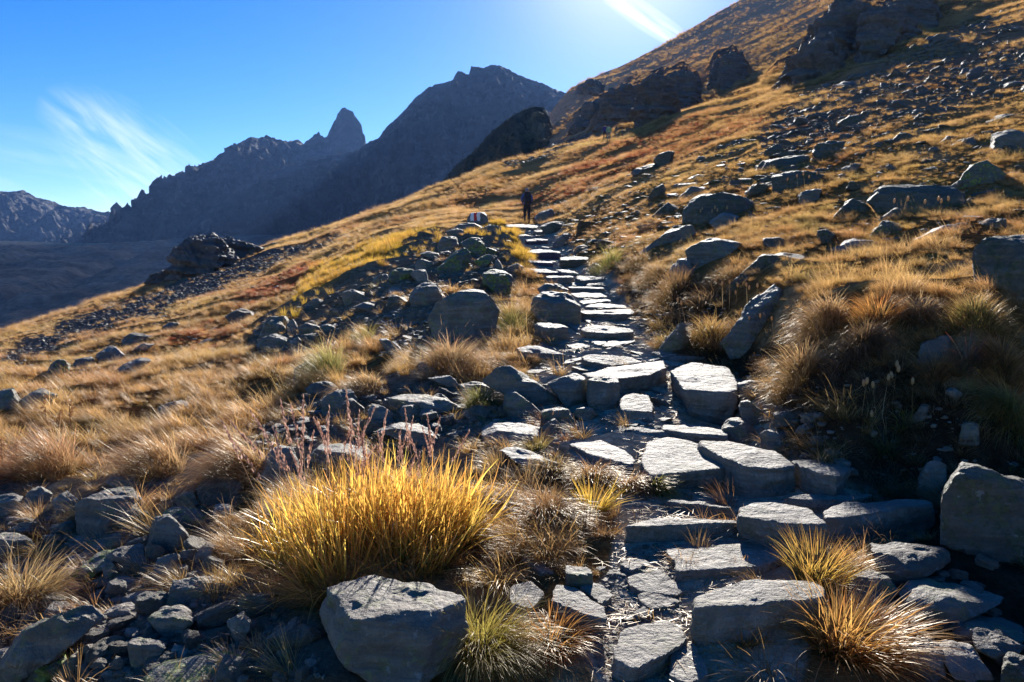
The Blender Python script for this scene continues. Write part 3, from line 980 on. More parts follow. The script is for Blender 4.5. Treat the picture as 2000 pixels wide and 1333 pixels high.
slab([(1104,676),(1130,673),(1156,678),(1120,685)], 689, SLAB, 4)
slab([(1152,670),(1184,669),(1186,674),(1170,678)], 681, SLAB, 4)
slab([(1174,677),(1190,670),(1238,665),(1242,670),(1200,681)], 686, SLAB, 4)
slab([(1134,638),(1160,622),(1190,626),(1236,634),(1236,645),(1194,653),(1146,647)], 666, SLAB, 5, label='broad white slab just below the flight of steps')
slab([(1134,614),(1155,624),(1151,634),(1133,623)], 637, SLAB, 4)
slab([(1246,633),(1280,618),(1312,618),(1290,630)], 637, SLAB, 4)
slab([(1082,620),(1088,620),(1133,644),(1126,648)], 652, SLAB, 4)
slab([(1040,629),(1086,632),(1114,640),(1074,643),(1050,637)], 670, ROCK, 4)
slab([(1134,607),(1230,604),(1240,614),(1136,613)], 629, SLAB, 5)
slab([(1142,600),(1170,594),(1224,597),(1224,603),(1148,604)], 608, SLAB, 4)
slab([(1130,590),(1188,585),(1194,590),(1140,597)], 600, SLAB, 4)
slab([(1106,570),(1158,568),(1188,581),(1124,583)], 588, SLAB, 4)
slab([(1110,560),(1180,561),(1181,564),(1116,563)], 570, SLAB, 4)
slab([(1118,552),(1142,552),(1142,558),(1117,558)], 561, SLAB, 4)
slab([(1144,555),(1180,550),(1181,556),(1144,559)], 562, SLAB, 4)
slab([(1122,540),(1152,537),(1184,538),(1184,543),(1136,549)], 554, SLAB, 4)
slab([(1066,539),(1120,539),(1122,542),(1068,543)], 558, SLAB, 4)
slab([(1084,526),(1110,526),(1130,534),(1098,533)], 541, SLAB, 4)
slab([(1036,519),(1070,523),(1098,533),(1046,532)], 537, SLABV, 4)
slab([(1092,503),(1124,501),(1150,503),(1150,507),(1094,509)], 520, ROCKG, 4)
slab([(1028,488),(1060,487),(1094,492),(1094,495),(1028,494)], 509, SLABV, 4, label='violet grey step stone across the path')
slab([(1032,507),(1078,511),(1082,515),(1034,512)], 518, SLABV, 4)
slab([(1026,468),(1046,464),(1070,464),(1070,469),(1030,472)], 480, SLABV, 4)
slab([(988,438),(1020,436),(1052,440),(1050,445),(990,444)], 453, ROCK, 4)
slab([(1006,457),(1030,455),(1040,460),(1012,462)], 465, SLAB, 3)
slab([(1040,448),(1070,447),(1080,452),(1050,454)], 458, SLAB, 3)
slab([(1062,437),(1090,434),(1096,439),(1066,442)], 447, SLAB, 3)

# --- boulders and loose stones seen one by one
B = boulder
B('boulder', [(620,1178),(650,1118),(665,1103),(710,1107),(819,1122),(890,1144),(912,1170),(909,1208),(890,1275),(819,1317),(740,1324),(687,1283),(642,1230)], ROCK, 'big blue grey boulder with a chipped sunlit top, before the yellow grass clump', 'boulder', 6, 0.85, 0.10, 0.05, 30, 0.028, front=0.2)
B('boulder', [(842,620),(857,592),(912,555),(935,555),(975,605),(967,637),(950,655),(850,642)], ROCK, 'angular grey boulder with a pointed crown, beside the path above a brown tussock', 'boulder', 6, 0.8, 0.15, 0.1, 34, 0.015)
B('boulder', [(800,580),(822,550),(855,555),(872,577),(850,597),(802,595)], ROCK, 'squarish grey boulder leaning on the left of the pointed boulder', 'boulder', 5, 0.8, 0.2)
B('stone', [(852,550),(867,545),(900,562),(877,574)], ROCK, 'flat stone lying tilted on top of the squarish boulder', 'stone', 4, 0.7, 0.0, 0.02, dd=13.6)
B('boulder', [(845,520),(902,482),(917,495),(912,520),(882,532)], ROCKL, 'green lichened slab leaning up to the right in the stone heap', 'boulder', 5, 0.6, 0.35, lean=-0.6)
B('boulder', [(900,475),(920,466),(940,465),(949,480),(945,502),(920,500)], ROCKL, 'rounded green lichened boulder at the right of the heap top', 'boulder', 5, 0.9, 0.1)
B('boulder', [(855,465),(892,462),(897,477),(867,494),(857,489)], ROCK, 'dark blue grey block at the top left of the stone heap', 'boulder', 4, 0.8)
B('boulder', [(942,527),(990,526),(1000,537),(995,567),(975,577),(945,557)], ROCKL, 'squat lichened boulder on the left edge of the path', 'boulder', 5, 0.9, 0.1)
B('stone', [(925,510),(957,496),(965,505),(942,524)], ROCKL, 'lichened wedge stone below the rounded lichened boulder', 'stone', 4, 0.8)
B('stone', [(956,526),(972,505),(986,524)], ROCK, 'small pointed dark stone on the left edge of the path', 'stone', 4, 0.8)
B('stone', [(988,522),(1006,514),(1028,526),(1024,536)], ROCK, 'low stone with a sunlit back, touching the left edge of the path', 'stone', 4, 0.8)
B('stone', [(925,486),(950,485),(970,487),(968,497),(935,497)], ROCKL, 'flat lichened block in the yellow grass by the path', 'stone', 4, 0.7)
B('stone', [(810,515),(820,506),(845,512),(847,524),(815,527)], ROCK, 'dark stone below the flat topped one, left in the heap', 'stone', 4)
B('stone', [(820,496),(835,491),(860,497),(852,507)], ROCK, 'flat topped stone at the border of the yellow grass', 'stone', 4, 0.8, 0.0)
B('boulder', [(760,535),(770,526),(790,525),(809,527),(800,542),(762,549)], ROCKL, 'dark lichened boulder left in the heap beside a pale one', 'boulder', 4)
B('boulder', [(802,537),(815,525),(830,526),(839,549),(820,552)], ROCKP, 'pale knobby boulder in the middle of the stone heap', 'boulder', 4, 0.9, 0.1)
B('boulder', [(730,542),(757,534),(759,556),(730,554)], ROCK, 'dark stone at the left end of the upper heap', 'boulder', 4)
B('boulder', [(667,577),(677,565),(710,572),(712,585),(675,592)], ROCK, 'dark boulder by itself at the edge of the yellow grass', 'boulder', 4, 0.8)
B('stone', [(760,575),(797,580),(796,597),(757,599)], ROCKG, 'greenish slab left of the squarish boulder', 'stone', 4, 0.8)
B('stone', [(690,600),(715,590),(732,595),(726,607)], ROCK, 'flat grey stone below the lone dark boulder', 'stone', 4, 0.9, -0.03)
B('stone', [(597,594),(615,582),(630,587),(628,597)], ROCK, 'dark grey stone peeping from yellow grass at the slope edge', 'stone', 4)
B('boulder', [(507,650),(522,622),(562,618),(568,652)], ROCK, 'dark boulder behind the little stone pile on the left', 'boulder', 4)
B('stone', [(522,632),(535,622),(559,637),(550,652)], ROCK, 'tilted smooth stone in the little pile on the left', 'stone', 4, 0.8, 0.3)
B('stone', [(560,632),(572,624),(582,637),(578,649),(562,647)], ROCKP, 'upright pale stone in the little pile on the left', 'stone', 4)
B('stone', [(582,640),(607,630),(624,637),(622,652),(587,652)], ROCK, 'flat pale topped stone at the right of the little pile', 'stone', 4, 0.9, -0.05)
B('stone', [(625,638),(640,633),(658,642),(642,654)], ROCK, 'split stone with a bright edge, right of the little pile', 'stone', 4)
B('stone', [(503,662),(535,652),(559,660),(557,674),(505,678)], ROCK, 'low wide stone at the left foot of the little pile', 'stone', 4)
B('stone', [(566,668),(585,657),(592,672),(573,680)], ROCKP, 'round pale stone at the foot of the little pile', 'stone', 4)
B('stone', [(588,656),(620,650),(637,665),(600,674)], ROCKG, 'greenish stone at the right foot of the little pile', 'stone', 4)
B('stone', [(740,665),(750,660),(784,677),(781,692),(762,689)], ROCK, 'slanted grey stone left of the brown tussock', 'stone', 4, 0.7, 0.1)
B('boulder', [(572,745),(577,718),(598,700),(618,712),(625,745)], ROCKB, 'brown stone half hidden in the pale green tussock', 'boulder', 4)
B('boulder', [(1038,585),(1048,566),(1078,565),(1110,575),(1132,597),(1135,622),(1120,635),(1060,625),(1040,610)], ROCK, 'dark cracked boulder on the left side of the stone steps', 'boulder', 5, 0.8, 0.2)
B('stone', [(1050,565),(1066,555),(1090,556),(1110,566),(1100,574),(1060,572)], ROCK, 'flat stone above the cracked boulder beside the steps', 'stone', 4, 0.8, -0.04)
B('stone', [(945,747),(960,727),(985,709),(1005,712),(1108,775),(1105,787),(1060,789),(1000,765)], ROCK, 'long slanting stone dipping to the right, with a grass tuft on it', 'stone', 5, 0.35, 0.1, 0.25, lean=0.5)
B('stone', [(812,717),(822,707),(857,725),(855,732),(830,732)], ROCK, 'dark wedge stone below the brown tussock', 'stone', 4, 0.6)
B('stone', [(832,738),(862,730),(880,732),(895,752),(893,760),(860,752)], ROCKP, 'smooth rounded pale stone on trodden earth', 'stone', 5, 0.8, -0.02)
B('stone', [(895,752),(930,746),(960,750),(965,770),(905,772)], ROCK, 'flat stone behind the small green tussock', 'stone', 4, 0.7, -0.02)
B('boulder', [(630,780),(640,767),(685,761),(702,780),(670,807),(632,802)], ROCK, 'rounded grey boulder at the left of the mid rubble', 'boulder', 5, 0.8)
B('stone', [(669,780),(687,779),(710,797),(711,819),(672,818)], ROCKB, 'block with a warm lit face in front of the rounded boulder', 'stone', 5, 0.8, 0.0)
B('stone', [(718,802),(735,787),(770,810),(767,829),(728,832)], ROCKP, 'layered stone with bright split edges in the mid rubble', 'stone', 5, 0.8, 0.15)
B('boulder', [(755,779),(780,770),(812,767),(842,769),(897,797),(825,807),(775,800)], ROCK, 'smooth hump of rock with trodden earth on its back', 'boulder', 5, 0.9, -0.05)
B('stone', [(775,806),(790,790),(815,792),(822,817),(780,818)], ROCK, 'blue grey stone below the smooth hump', 'stone', 4)
B('stone', [(817,803),(840,797),(862,809),(850,819),(820,818)], ROCKP, 'white shining stone at the end of the smooth hump', 'stone', 4, 0.9, -0.05)
B('stone', [(685,828),(710,821),(728,830),(712,844),(687,844)], ROCKP, 'small white stone above the red seed heads', 'stone', 4, 0.9, -0.05)
B('boulder', [(728,842),(770,830),(805,824),(822,830),(852,852),(847,864),(775,850)], ROCK, 'wide layered slab behind the yellow grass clump', 'boulder', 5, 0.9, 0.0, strata=1.0)
B('boulder', [(940,832),(962,819),(1047,832),(1072,850),(1000,864),(950,860)], ROCKP, 'broad pale ledge of bedrock left of the path', 'boulder', 5, 0.9, 0.0, strata=1.0)
B('boulder', [(955,868),(1000,872),(1050,900),(1100,910),(1097,924),(1025,908)], ROCKP, 'lower ledge of bedrock above the mossy tufts', 'boulder', 5, 0.8, 0.05, strata=1.0)
B('boulder', [(1060,802),(1082,795),(1107,797),(1127,825),(1100,834),(1062,827)], ROCK, 'rough knob of rock beside the upright path stone', 'boulder', 4)
B('stone', [(1118,798),(1150,795),(1168,807),(1150,822),(1122,812)], ROCK, 'small dark block with dry grass hanging over it', 'stone', 4)
B('boulder', [(1070,750),(1120,729),(1150,742),(1149,787),(1115,790)], ROCK, 'triangular grey rock where the path narrows', 'boulder', 5, 0.8, 0.1)
B('boulder', [(1146,742),(1185,729),(1208,738),(1209,798),(1165,794),(1146,775)], ROCK, 'upright dark blue grey stone in the middle of the path', 'boulder', 5, 0.6, 0.3)
B('stone', [(1048,842),(1082,817),(1094,830),(1075,852)], ROCK, 'pointed stone on the pale ledge of bedrock', 'stone', 4)
B('boulder', [(985,770),(1000,762),(1037,787),(1062,802),(1037,814),(985,804)], ROCK, 'dark stone under the long slanting stone', 'boulder', 4)
B('stone', [(1410,822),(1440,815),(1465,832),(1492,862),(1460,868),(1415,860)], ROCK, 'dark wedge right below the largest pale slab', 'stone', 5)
B('stone', [(1440,785),(1460,782),(1492,808),(1490,828),(1455,822)], ROCK, 'sloping stone right of the largest pale slab', 'stone', 4)
B('boulder', [(1440,750),(1455,742),(1490,748),(1502,765),(1490,784),(1445,780)], ROCK, 'dark rounded stone between the largest pale slab and the bank', 'boulder', 4)
B('stone', [(1486,848),(1500,838),(1520,850),(1535,875),(1520,895),(1490,880)], ROCK, 'upright dark stone at the foot of the earth bank', 'stone', 4)
B('boulder', [(1512,805),(1545,796),(1570,800),(1560,822),(1518,830)], ROCKB, 'brown stone sticking out of the earth bank', 'boulder', 4)
B('boulder', [(1266,692),(1335,622),(1348,640),(1345,665),(1300,692)], ROCK, 'small slab tipped up to the right at the foot of the bank', 'boulder', 5, 0.35, 0.5, lean=-0.85)
B('boulder', [(1410,644),(1462,597),(1532,540),(1547,565),(1535,590),(1510,632),(1490,659),(1430,669)], ROCK, 'long slab leaning steeply against the grassy bank', 'boulder', 6, 0.4, 0.3, lean=-0.8, strata=0.9)
# right corner of the foreground
B('boulder', [(1840,910),(1870,903),(1950,925),(2020,945),(2020,1075),(1920,1072),(1845,1045)], ROCKG, 'tall dark block walling the right side of the path', 'boulder', 5, 0.6, 0.0, 0.1)
B('boulder', [(1787,960),(1800,910),(1830,893),(1847,905),(1842,962),(1810,964)], ROCKP, 'knobby rock with a glinting top, touching the tall dark block', 'boulder', 5, 0.9, 0.0)
B('boulder', [(1698,1060),(1760,1056),(1850,1067),(1849,1100),(1770,1134),(1733,1120)], ROCKB, 'dark stone with one sunlit edge below the wedge shaped block', 'boulder', 5, 0.8, -0.1)
B('boulder', [(1755,1152),(1782,1132),(1875,1125),(1950,1140),(1957,1180),(1850,1217),(1780,1192)], ROCK, 'big rounded boulder lying in the shade of the gully', 'boulder', 5, 0.8)
B('boulder', [(1858,1242),(1890,1200),(1925,1197),(1990,1225),(2015,1250),(1900,1254)], ROCK, 'dark boulder in the shade near the right corner', 'boulder', 5, 0.8)
B('boulder', [(1893,1222),(1925,1229),(2000,1262),(1967,1297),(1910,1272)], ROCKB, 'tilted rock with a half sunlit rough face, near the right corner', 'boulder', 5, 0.8, 0.3)
B('boulder', [(1828,1250),(1857,1244),(1890,1255),(1942,1312),(1875,1318),(1835,1277)], ROCKP, 'glittering white block at the bottom right', 'boulder', 5, 0.8, 0.25)
B('boulder', [(1773,1287),(1792,1240),(1820,1239),(1837,1260),(1847,1307),(1790,1303)], ROCKP, 'jagged pale stone between the orange tuft and the white block', 'boulder', 5, 0.8, 0.2)
B('boulder', [(1745,1340),(1770,1312),(1805,1304),(1870,1315),(1935,1345)], ROCK, 'smooth rock rising out of the bottom edge on the right', 'boulder', 5, 0.9, 0.0)
B('boulder', [(1963,1274),(2003,1279),(2015,1340),(1953,1340)], ROCKG, 'greenish block in the bottom right corner', 'boulder', 5, 0.9, 0.0)
B('stone', [(1742,1255),(1765,1196),(1785,1200),(1792,1240),(1760,1262)], ROCKP, 'pale stone half behind the orange tuft', 'stone', 4)
B('boulder', [(1660,1130),(1690,1112),(1735,1125),(1760,1160),(1720,1180),(1670,1165)], ROCK, 'dark boulder behind the orange tuft', 'boulder', 4)
B('stone', [(1770,595),(1800,580),(1835,588),(1840,600),(1790,604)], ROCKG, 'low dark stone in the turf on top of the bank', 'stone', 4)
B('stone', [(1792,700),(1800,668),(1860,655),(1872,690),(1830,708)], ROCK, 'grey stone in a hollow of the bank below the red tuft', 'stone', 4)
B('stone', [(1850,760),(1862,755),(1880,770),(1870,780),(1848,770)], ROCKP, 'small pale stone stuck in the dark bank', 'stone', 3)
B('stone', [(1770,825),(1800,790),(1818,786),(1812,810),(1790,830)], ROCKP, 'slanting glinting stone in the dark bank beside seed stalks', 'stone', 4)
B('stone', [(1862,815),(1905,800),(1942,790),(1938,800),(1880,820)], ROCKP, 'thin bright slab jutting from the bank under a tussock', 'stone', 4, 0.6, -0.05, dd=5.2)
B('stone', [(1872,860),(1880,825),(1910,822),(1915,858),(1890,866)], ROCK, 'dark flat stone under the thin bright slab', 'stone', 4)
# left foreground bank
B('boulder', [(-10,968),(45,963),(44,993),(-10,1006)], ROCK, 'dark flat topped block at the left picture edge, under the grass', 'boulder', 4, 0.8, -0.05)
B('boulder', [(42,990),(55,965),(75,949),(101,965),(94,990)], ROCK, 'dark pyramid shaped stone left of the pale round one', 'boulder', 4)
B('boulder', [(102,978),(127,957),(151,975),(138,996),(104,997)], ROCKP, 'pale round stone left of the big smooth boulder', 'boulder', 5)
B('boulder', [(151,981),(208,958),(253,952),(278,962),(272,1025),(195,1032),(156,1022)], ROCK, 'big smooth boulder in the left rubble with grass on its right', 'boulder', 6, 0.8, 0.0)
B('stone', [(208,942),(221,926),(263,926),(278,947),(227,954)], ROCKP, 'white topped stone just above the big smooth boulder', 'stone', 5, 0.8, -0.08)
B('boulder', [(383,954),(400,936),(458,929),(476,952),(439,973),(396,978)], ROCKB, 'flat brownish stone under the red seed heads', 'boulder', 5, 0.8, 0.0)
B('stone', [(342,973),(374,955),(394,983),(351,994)], ROCK, 'dark stone left of the flat brownish one', 'stone', 4)
B('boulder', [(310,1012),(331,994),(383,988),(405,1004),(374,1035),(325,1038)], ROCKL, 'yellow lichened cap stone resting on a darker rock', 'boulder', 5, 0.8, 0.0)
B('boulder', [(287,1058),(300,1012),(325,1000),(345,1030),(369,1046),(366,1071),(292,1074)], ROCK, 'grey rock carrying the yellow lichened cap stone', 'boulder', 5, 0.7)
B('boulder', [(108,1045),(172,1032),(253,1033),(278,1049),(247,1071),(156,1068)], ROCK, 'long dark slab below the big smooth boulder', 'boulder', 5, 0.5, 0.0)
B('boulder', [(206,1090),(237,1069),(273,1058),(304,1092),(260,1126),(234,1113)], ROCKB, 'square edged block with a sunlit top in the left rubble', 'boulder', 5, 0.8, 0.1)
B('stone', [(197,1097),(212,1092),(240,1121),(209,1139)], ROCK, 'rounded stone tucked at the left of the square edged block', 'stone', 4)
B('boulder', [(115,1130),(195,1077),(247,1068),(197,1118),(146,1138)], ROCKL, 'sloping lichen speckled slab above the small stones', 'boulder', 5, 0.6, 0.2)
B('stone', [(328,1119),(344,1105),(371,1100),(369,1115),(341,1129)], ROCKP, 'white oval pebble left of the yellow grass clump', 'stone', 4)
B('stone', [(295,1128),(312,1113),(323,1121),(319,1139),(299,1141)], ROCKP, 'small upright pale stone in the left rubble', 'stone', 4)
B('stone', [(232,1172),(286,1147),(300,1150),(290,1177),(250,1182)], ROCKP, 'flat pale stone with a long top, left rubble', 'stone', 4, 0.8, -0.02)
B('stone', [(288,1164),(318,1149),(329,1160),(313,1181),(292,1178)], ROCK, 'round grey stone right of the flat pale one', 'stone', 4)
B('boulder', [(199,1204),(227,1176),(257,1175),(274,1189),(261,1211),(208,1217)], ROCKP, 'light rounded boulder at the end of the long sloping slab', 'boulder', 5, 0.8, 0.0)
B('boulder', [(34,1198),(75,1166),(102,1176),(95,1201),(58,1204)], ROCKB, 'tan stone lit by the sun at the left', 'boulder', 5, 0.8, 0.05)
B('boulder', [(-10,1268),(97,1209),(192,1170),(226,1183),(196,1211),(114,1248),(32,1310),(-10,1340)], ROCK, 'long dark slab sloping down to the left picture edge', 'boulder', 6, 0.4, 0.1, strata=0.8)
B('stone', [(141,1243),(211,1215),(216,1237),(162,1256)], ROCK, 'long narrow stone below the light rounded boulder', 'stone', 4)
B('boulder', [(290,1204),(325,1183),(367,1179),(389,1202),(374,1224),(325,1240)], ROCK, 'dark pitted boulder under the yellow grass clump', 'boulder', 5)
B('boulder', [(245,1256),(276,1238),(327,1257),(314,1279),(260,1295)], ROCK, 'dark grooved stone below the dark pitted boulder', 'boulder', 4)
B('boulder', [(47,1312),(88,1280),(123,1261),(142,1277),(122,1312),(60,1340)], ROCKL, 'yellow green lichened stone near the bottom left corner', 'boulder', 5, 0.9, 0.1)
B('stone', [(154,1269),(185,1254),(190,1274),(169,1302)], ROCK, 'upright wedge beside the yellow green lichened stone', 'stone', 4)
B('boulder', [(112,1308),(153,1270),(168,1303),(130,1326)], ROCK, 'steep triangular stone right of the yellow green lichened stone', 'boulder', 4)
B('stone', [(173,1302),(195,1283),(210,1290),(203,1311)], ROCKB, 'small brown block near the bottom left', 'stone', 4)
B('stone', [(216,1298),(227,1280),(242,1290),(236,1311)], ROCK, 'small grey block left of the lichened bedrock', 'stone', 4)
B('boulder', [(225,1350),(300,1300),(420,1275),(500,1255),(640,1270),(700,1310),(660,1370),(300,1370)], ROCKL, 'broad bedrock slab patched with bright green lichen at the bottom edge', 'boulder', 6, 0.7, 0.15)
B('stone', [(443,1214),(481,1192),(493,1225),(465,1253)], ROCK, 'dark stone under the left skirts of the yellow grass clump', 'stone', 4)
B('boulder', [(329,1172),(341,1134),(421,1124),(402,1168)], ROCK, 'dark rock left of the yellow grass clump foot', 'boulder', 5)
B('boulder', [(359,1090),(406,1059),(424,1062),(418,1097)], ROCKP, 'grey stone leaning at the left of the yellow grass clump', 'boulder', 4)
B('boulder', [(-10,1038),(39,1043),(70,1062),(49,1077),(-10,1084)], ROCK, 'rounded grey rock at the left picture edge above tan grass', 'boulder', 5)
B('boulder', [(500,922),(520,882),(555,868),(585,885),(578,925),(515,934)], ROCKP, 'tall grey stone behind the red seed heads', 'boulder', 5)
B('boulder', [(595,900),(640,862),(700,868),(745,890),(690,915)], ROCK, 'grey stone seen through the red seed heads', 'boulder', 4)
B('stone', [(414,1006),(422,984),(457,988),(449,1009)], ROCKP, 'white stone at the left top of the yellow grass clump', 'stone', 4)
B('stone', [(455,900),(480,880),(500,895),(490,915),(460,920)], ROCK, 'dark stone below the overhanging tawny grass', 'stone', 4)
# right hillside
B('boulder', [(1330,405),(1365,385),(1412,375),(1435,382),(1477,400),(1462,414),(1400,432),(1332,430)], ROCKG, 'widest boulder on the right slope, with a pale layered cap', 'boulder', 5, 0.8, -0.05)
B('boulder', [(1277,312),(1292,296),(1317,297),(1312,317),(1285,324)], ROCKG, 'lone dark boulder high on the reddish slope', 'boulder', 4)
B('boulder', [(1475,328),(1487,317),(1555,304),(1582,304),(1587,317),(1550,323),(1490,331)], ROCKG, 'long slab with a bright upper edge on the right slope', 'boulder', 4, 0.5, -0.05)
B('boulder', [(1507,343),(1560,335),(1612,341),(1600,352),(1567,367),(1512,369)], ROCKG, 'long flat topped block below the bright edged slab', 'boulder', 4, 0.5, -0.05)
B('boulder', [(1560,376),(1575,370),(1604,370),(1596,397),(1562,392)], ROCK, 'square dark block standing in tawny grass', 'boulder', 4)
B('boulder', [(1455,374),(1475,360),(1502,360),(1494,382),(1457,384)], ROCKG, 'boulder right behind the widest boulder', 'boulder', 4)
B('boulder', [(1625,422),(1660,387),(1685,390),(1702,407),(1685,418),(1640,425)], ROCKG, 'humped boulder left of the long low boulder', 'boulder', 5, 0.8, 0.1)
B('boulder', [(1385,436),(1415,415),(1444,422),(1430,442),(1400,445)], ROCKP, 'pale slanting stone just below the widest boulder', 'boulder', 4, 0.8, 0.0)
B('boulder', [(1340,492),(1370,470),(1410,467),(1464,465),(1450,477),(1390,499),(1360,530),(1345,517)], ROCK, 'large blue grey slab set in the bank top', 'boulder', 5, 0.6, 0.1)
B('boulder', [(1307,519),(1332,502),(1342,505),(1357,532),(1332,555),(1315,545)], ROCK, 'rounded stone bulging from the bank below the blue grey slab', 'boulder', 5, 0.8, 0.2)
B('boulder', [(1422,549),(1487,502),(1574,487),(1574,502),(1525,537),(1487,560),(1425,555)], ROCKG, 'wide greenish slab above the steeply leaning slab', 'boulder', 5, 0.6, 0.15)
B('boulder', [(1240,489),(1315,447),(1357,440),(1359,457),(1300,477),(1245,503)], ROCK, 'long sloping slab at the bank edge above the steps', 'boulder', 5, 0.6, 0.05)
B('boulder', [(1612,484),(1675,465),(1712,475),(1695,487),(1640,490)], ROCKP, 'thin whitish layered slab in the grass', 'boulder', 4, 0.8, -0.02, strata=1.2)
B('boulder', [(1597,452),(1617,447),(1632,457),(1620,474),(1597,467)], ROCKG, 'small rounded greenish boulder left of the whitish slab', 'boulder', 4)
B('boulder', [(1490,466),(1532,464),(1529,484),(1492,484)], ROCKB, 'square stone with a white top on the bank', 'boulder', 4, 0.8, -0.05)
B('boulder', [(1585,292),(1607,277),(1652,277),(1642,294),(1600,312)], ROCKG, 'dark green boulder on the upper slope beside the scree', 'boulder', 4)
B('boulder', [(1492,297),(1520,280),(1532,295),(1500,307)], ROCKG, 'blocky rock left of the dark green boulder', 'boulder', 4)
B('boulder', [(1272,419),(1305,397),(1329,410),(1322,422),(1280,424)], ROCKG, 'twin peaked greenish rock left of the widest boulder', 'boulder', 4)
B('boulder', [(1312,392),(1347,365),(1382,362),(1375,374),(1337,388)], ROCK, 'slanting grey slab above the twin peaked rock', 'boulder', 4, 0.6, 0.1)
B('boulder', [(1260,388),(1280,367),(1302,357),(1292,392)], ROCKG, 'steep sided rock at the left of the slanting slab', 'boulder', 4)
B('boulder', [(1694,394),(1718,366),(1740,370),(1820,366),(1854,361),(1888,366),(1880,394),(1860,402),(1800,412),(1724,410)], ROCKG, 'long low lichened boulder under the far right grass', 'boulder', 5, 0.45, 0.0)
B('boulder', [(1868,354),(1894,324),(1928,315),(1962,342),(1956,362),(1872,362)], ROCKL, 'mossy pyramid boulder above the long low boulder', 'boulder', 5)
B('boulder', [(1936,282),(1940,266),(1976,253),(2010,264),(2010,283),(1952,291)], ROCK, 'grey ridge backed boulder at the right picture edge', 'boulder', 5)
B('boulder', [(1744,273),(1760,258),(1774,260),(1788,274),(1752,282)], ROCKG, 'dark rounded boulder in tawny grass below the scree', 'boulder', 4)
B('boulder', [(1828,282),(1850,266),(1872,268),(1846,280)], ROCKG, 'low tilted stone right of the dark rounded boulder', 'boulder', 4)
B('boulder', [(1712,428),(1748,406),(1760,408),(1760,432),(1720,432)], ROCKG, 'lichened stone right below the long low boulder', 'boulder', 4)
B('boulder', [(1694,458),(1724,434),(1750,432),(1766,446),(1740,466),(1696,466)], ROCKL, 'lichen crusted boulder right of the whitish layered slab', 'boulder', 5)
B('boulder', [(1776,466),(1836,444),(1860,438),(1876,446),(1840,464)], ROCKP, 'flat pale slab half covered by grass on the right', 'boulder', 4, 0.8, 0.0)
B('boulder', [(1902,479),(1925,461),(1950,460),(2020,458),(2020,565),(1950,566),(1905,543)], ROCKG, 'huge dark block cut off by the right picture edge', 'boulder', 5, 0.6, 0.0)
B('boulder', [(1904,242),(1960,226),(1992,222),(2012,236),(1910,247)], ROCKG, 'long grey slab at the right edge under the scree', 'boulder', 4, 0.5, 0.0)
B('boulder', [(1642,330),(1670,320),(1682,322),(1672,334),(1644,337)], ROCK, 'small flat stone in the grass of the right slope', 'boulder', 4)
B('boulder', [(1636,240),(1660,224),(1682,226),(1686,240),(1650,250)], ROCKG, 'rounded boulder at the foot of the scree', 'boulder', 4)
B('boulder', [(1077,487),(1083,470),(1100,458),(1117,455),(1105,474),(1092,486)], ROCK, 'slanted violet grey slab on the right of the upper path', 'boulder', 4, 0.6, 0.2)
B('boulder', [(1112,495),(1128,482),(1140,479),(1150,484),(1140,496)], ROCK, 'small pointed slab on the right edge of the upper path', 'boulder', 4)
B('boulder', [(1055,444),(1078,434),(1096,431),(1105,440),(1100,452),(1070,456)], ROCKG, 'boulder cluster stone right of the hiker feet', 'boulder', 4)
B('boulder', [(1044,426),(1062,410),(1078,408),(1084,418),(1075,430),(1050,436)], ROCK, 'pale topped boulder behind the hiker', 'boulder', 4)
B('boulder', [(1148,520),(1165,513),(1178,525),(1172,536),(1152,534)], ROCK, 'dark stone at the right end of an upper step', 'boulder', 4)
# left hillside
B('boulder', [(40,787),(55,772),(80,759),(112,772),(97,788),(55,800)], ROCK, 'grey boulder with split top in the left grass', 'boulder', 5)
B('boulder', [(-10,765),(27,758),(39,780),(15,800),(-10,800)], ROCK, 'dark rock cut by the left picture edge in grass', 'boulder', 4)
B('boulder', [(87,729),(100,713),(117,700),(139,712),(132,727),(100,737)], ROCKL, 'yellowish humped boulder on the left slope', 'boulder', 4)
B('boulder', [(142,703),(185,697),(181,714),(145,719)], ROCK, 'flat grey block right of the yellowish humped boulder', 'boulder', 4)
B('boulder', [(185,694),(220,675),(244,694),(226,704),(200,707)], ROCKP, 'pointed boulder with a bright split face on the left slope', 'boulder', 4)
B('boulder', [(225,724),(250,710),(275,700),(299,702),(283,714),(250,734)], ROCK, 'long dark boulder below the pointed one', 'boulder', 4)
B('boulder', [(265,679),(275,671),(302,672),(293,682),(265,688)], ROCKP, 'small light boulder right of the pointed one', 'boulder', 4)
B('boulder', [(240,662),(262,650),(307,657),(301,667),(242,669)], ROCK, 'dark low rock with red leaves on it', 'boulder', 4)
B('boulder', [(307,797),(350,782),(372,785),(351,809),(312,810)], ROCK, 'dark stone sunk among long tawny grass', 'boulder', 4)
B('boulder', [(315,639),(332,630),(352,632),(333,647)], ROCK, 'small dark stone near the red bushes', 'boulder', 4)
B('boulder', [(440,618),(470,603),(497,612),(480,628),(450,630)], ROCKB, 'low brown rock in the red heath', 'boulder', 4)

# crags standing out of the slopes


def crag(label, blocks, depth=0.7, tilt=0.0, amp=0.06, dd=None):
    """crag of several ledges and blocks of rock, grown together"""
    px, py = np.array(blocks[0], float)[:, 0].mean(), np.array(blocks[0], float)[:, 1].max()
    gx, gy, gz, _ = hit(px, py)
    t = tag(empty('crag', (float(gx[0]), float(gy[0]), float(gz[0]))), label, 'crag')
    for k, bl in enumerate(blocks):
        B('rock_ledge', bl, CLIFF, None, None, 6 if k < 2 else 5, depth, tilt, 0.25, 34, amp, parent=t, strata=1.6)
    return t


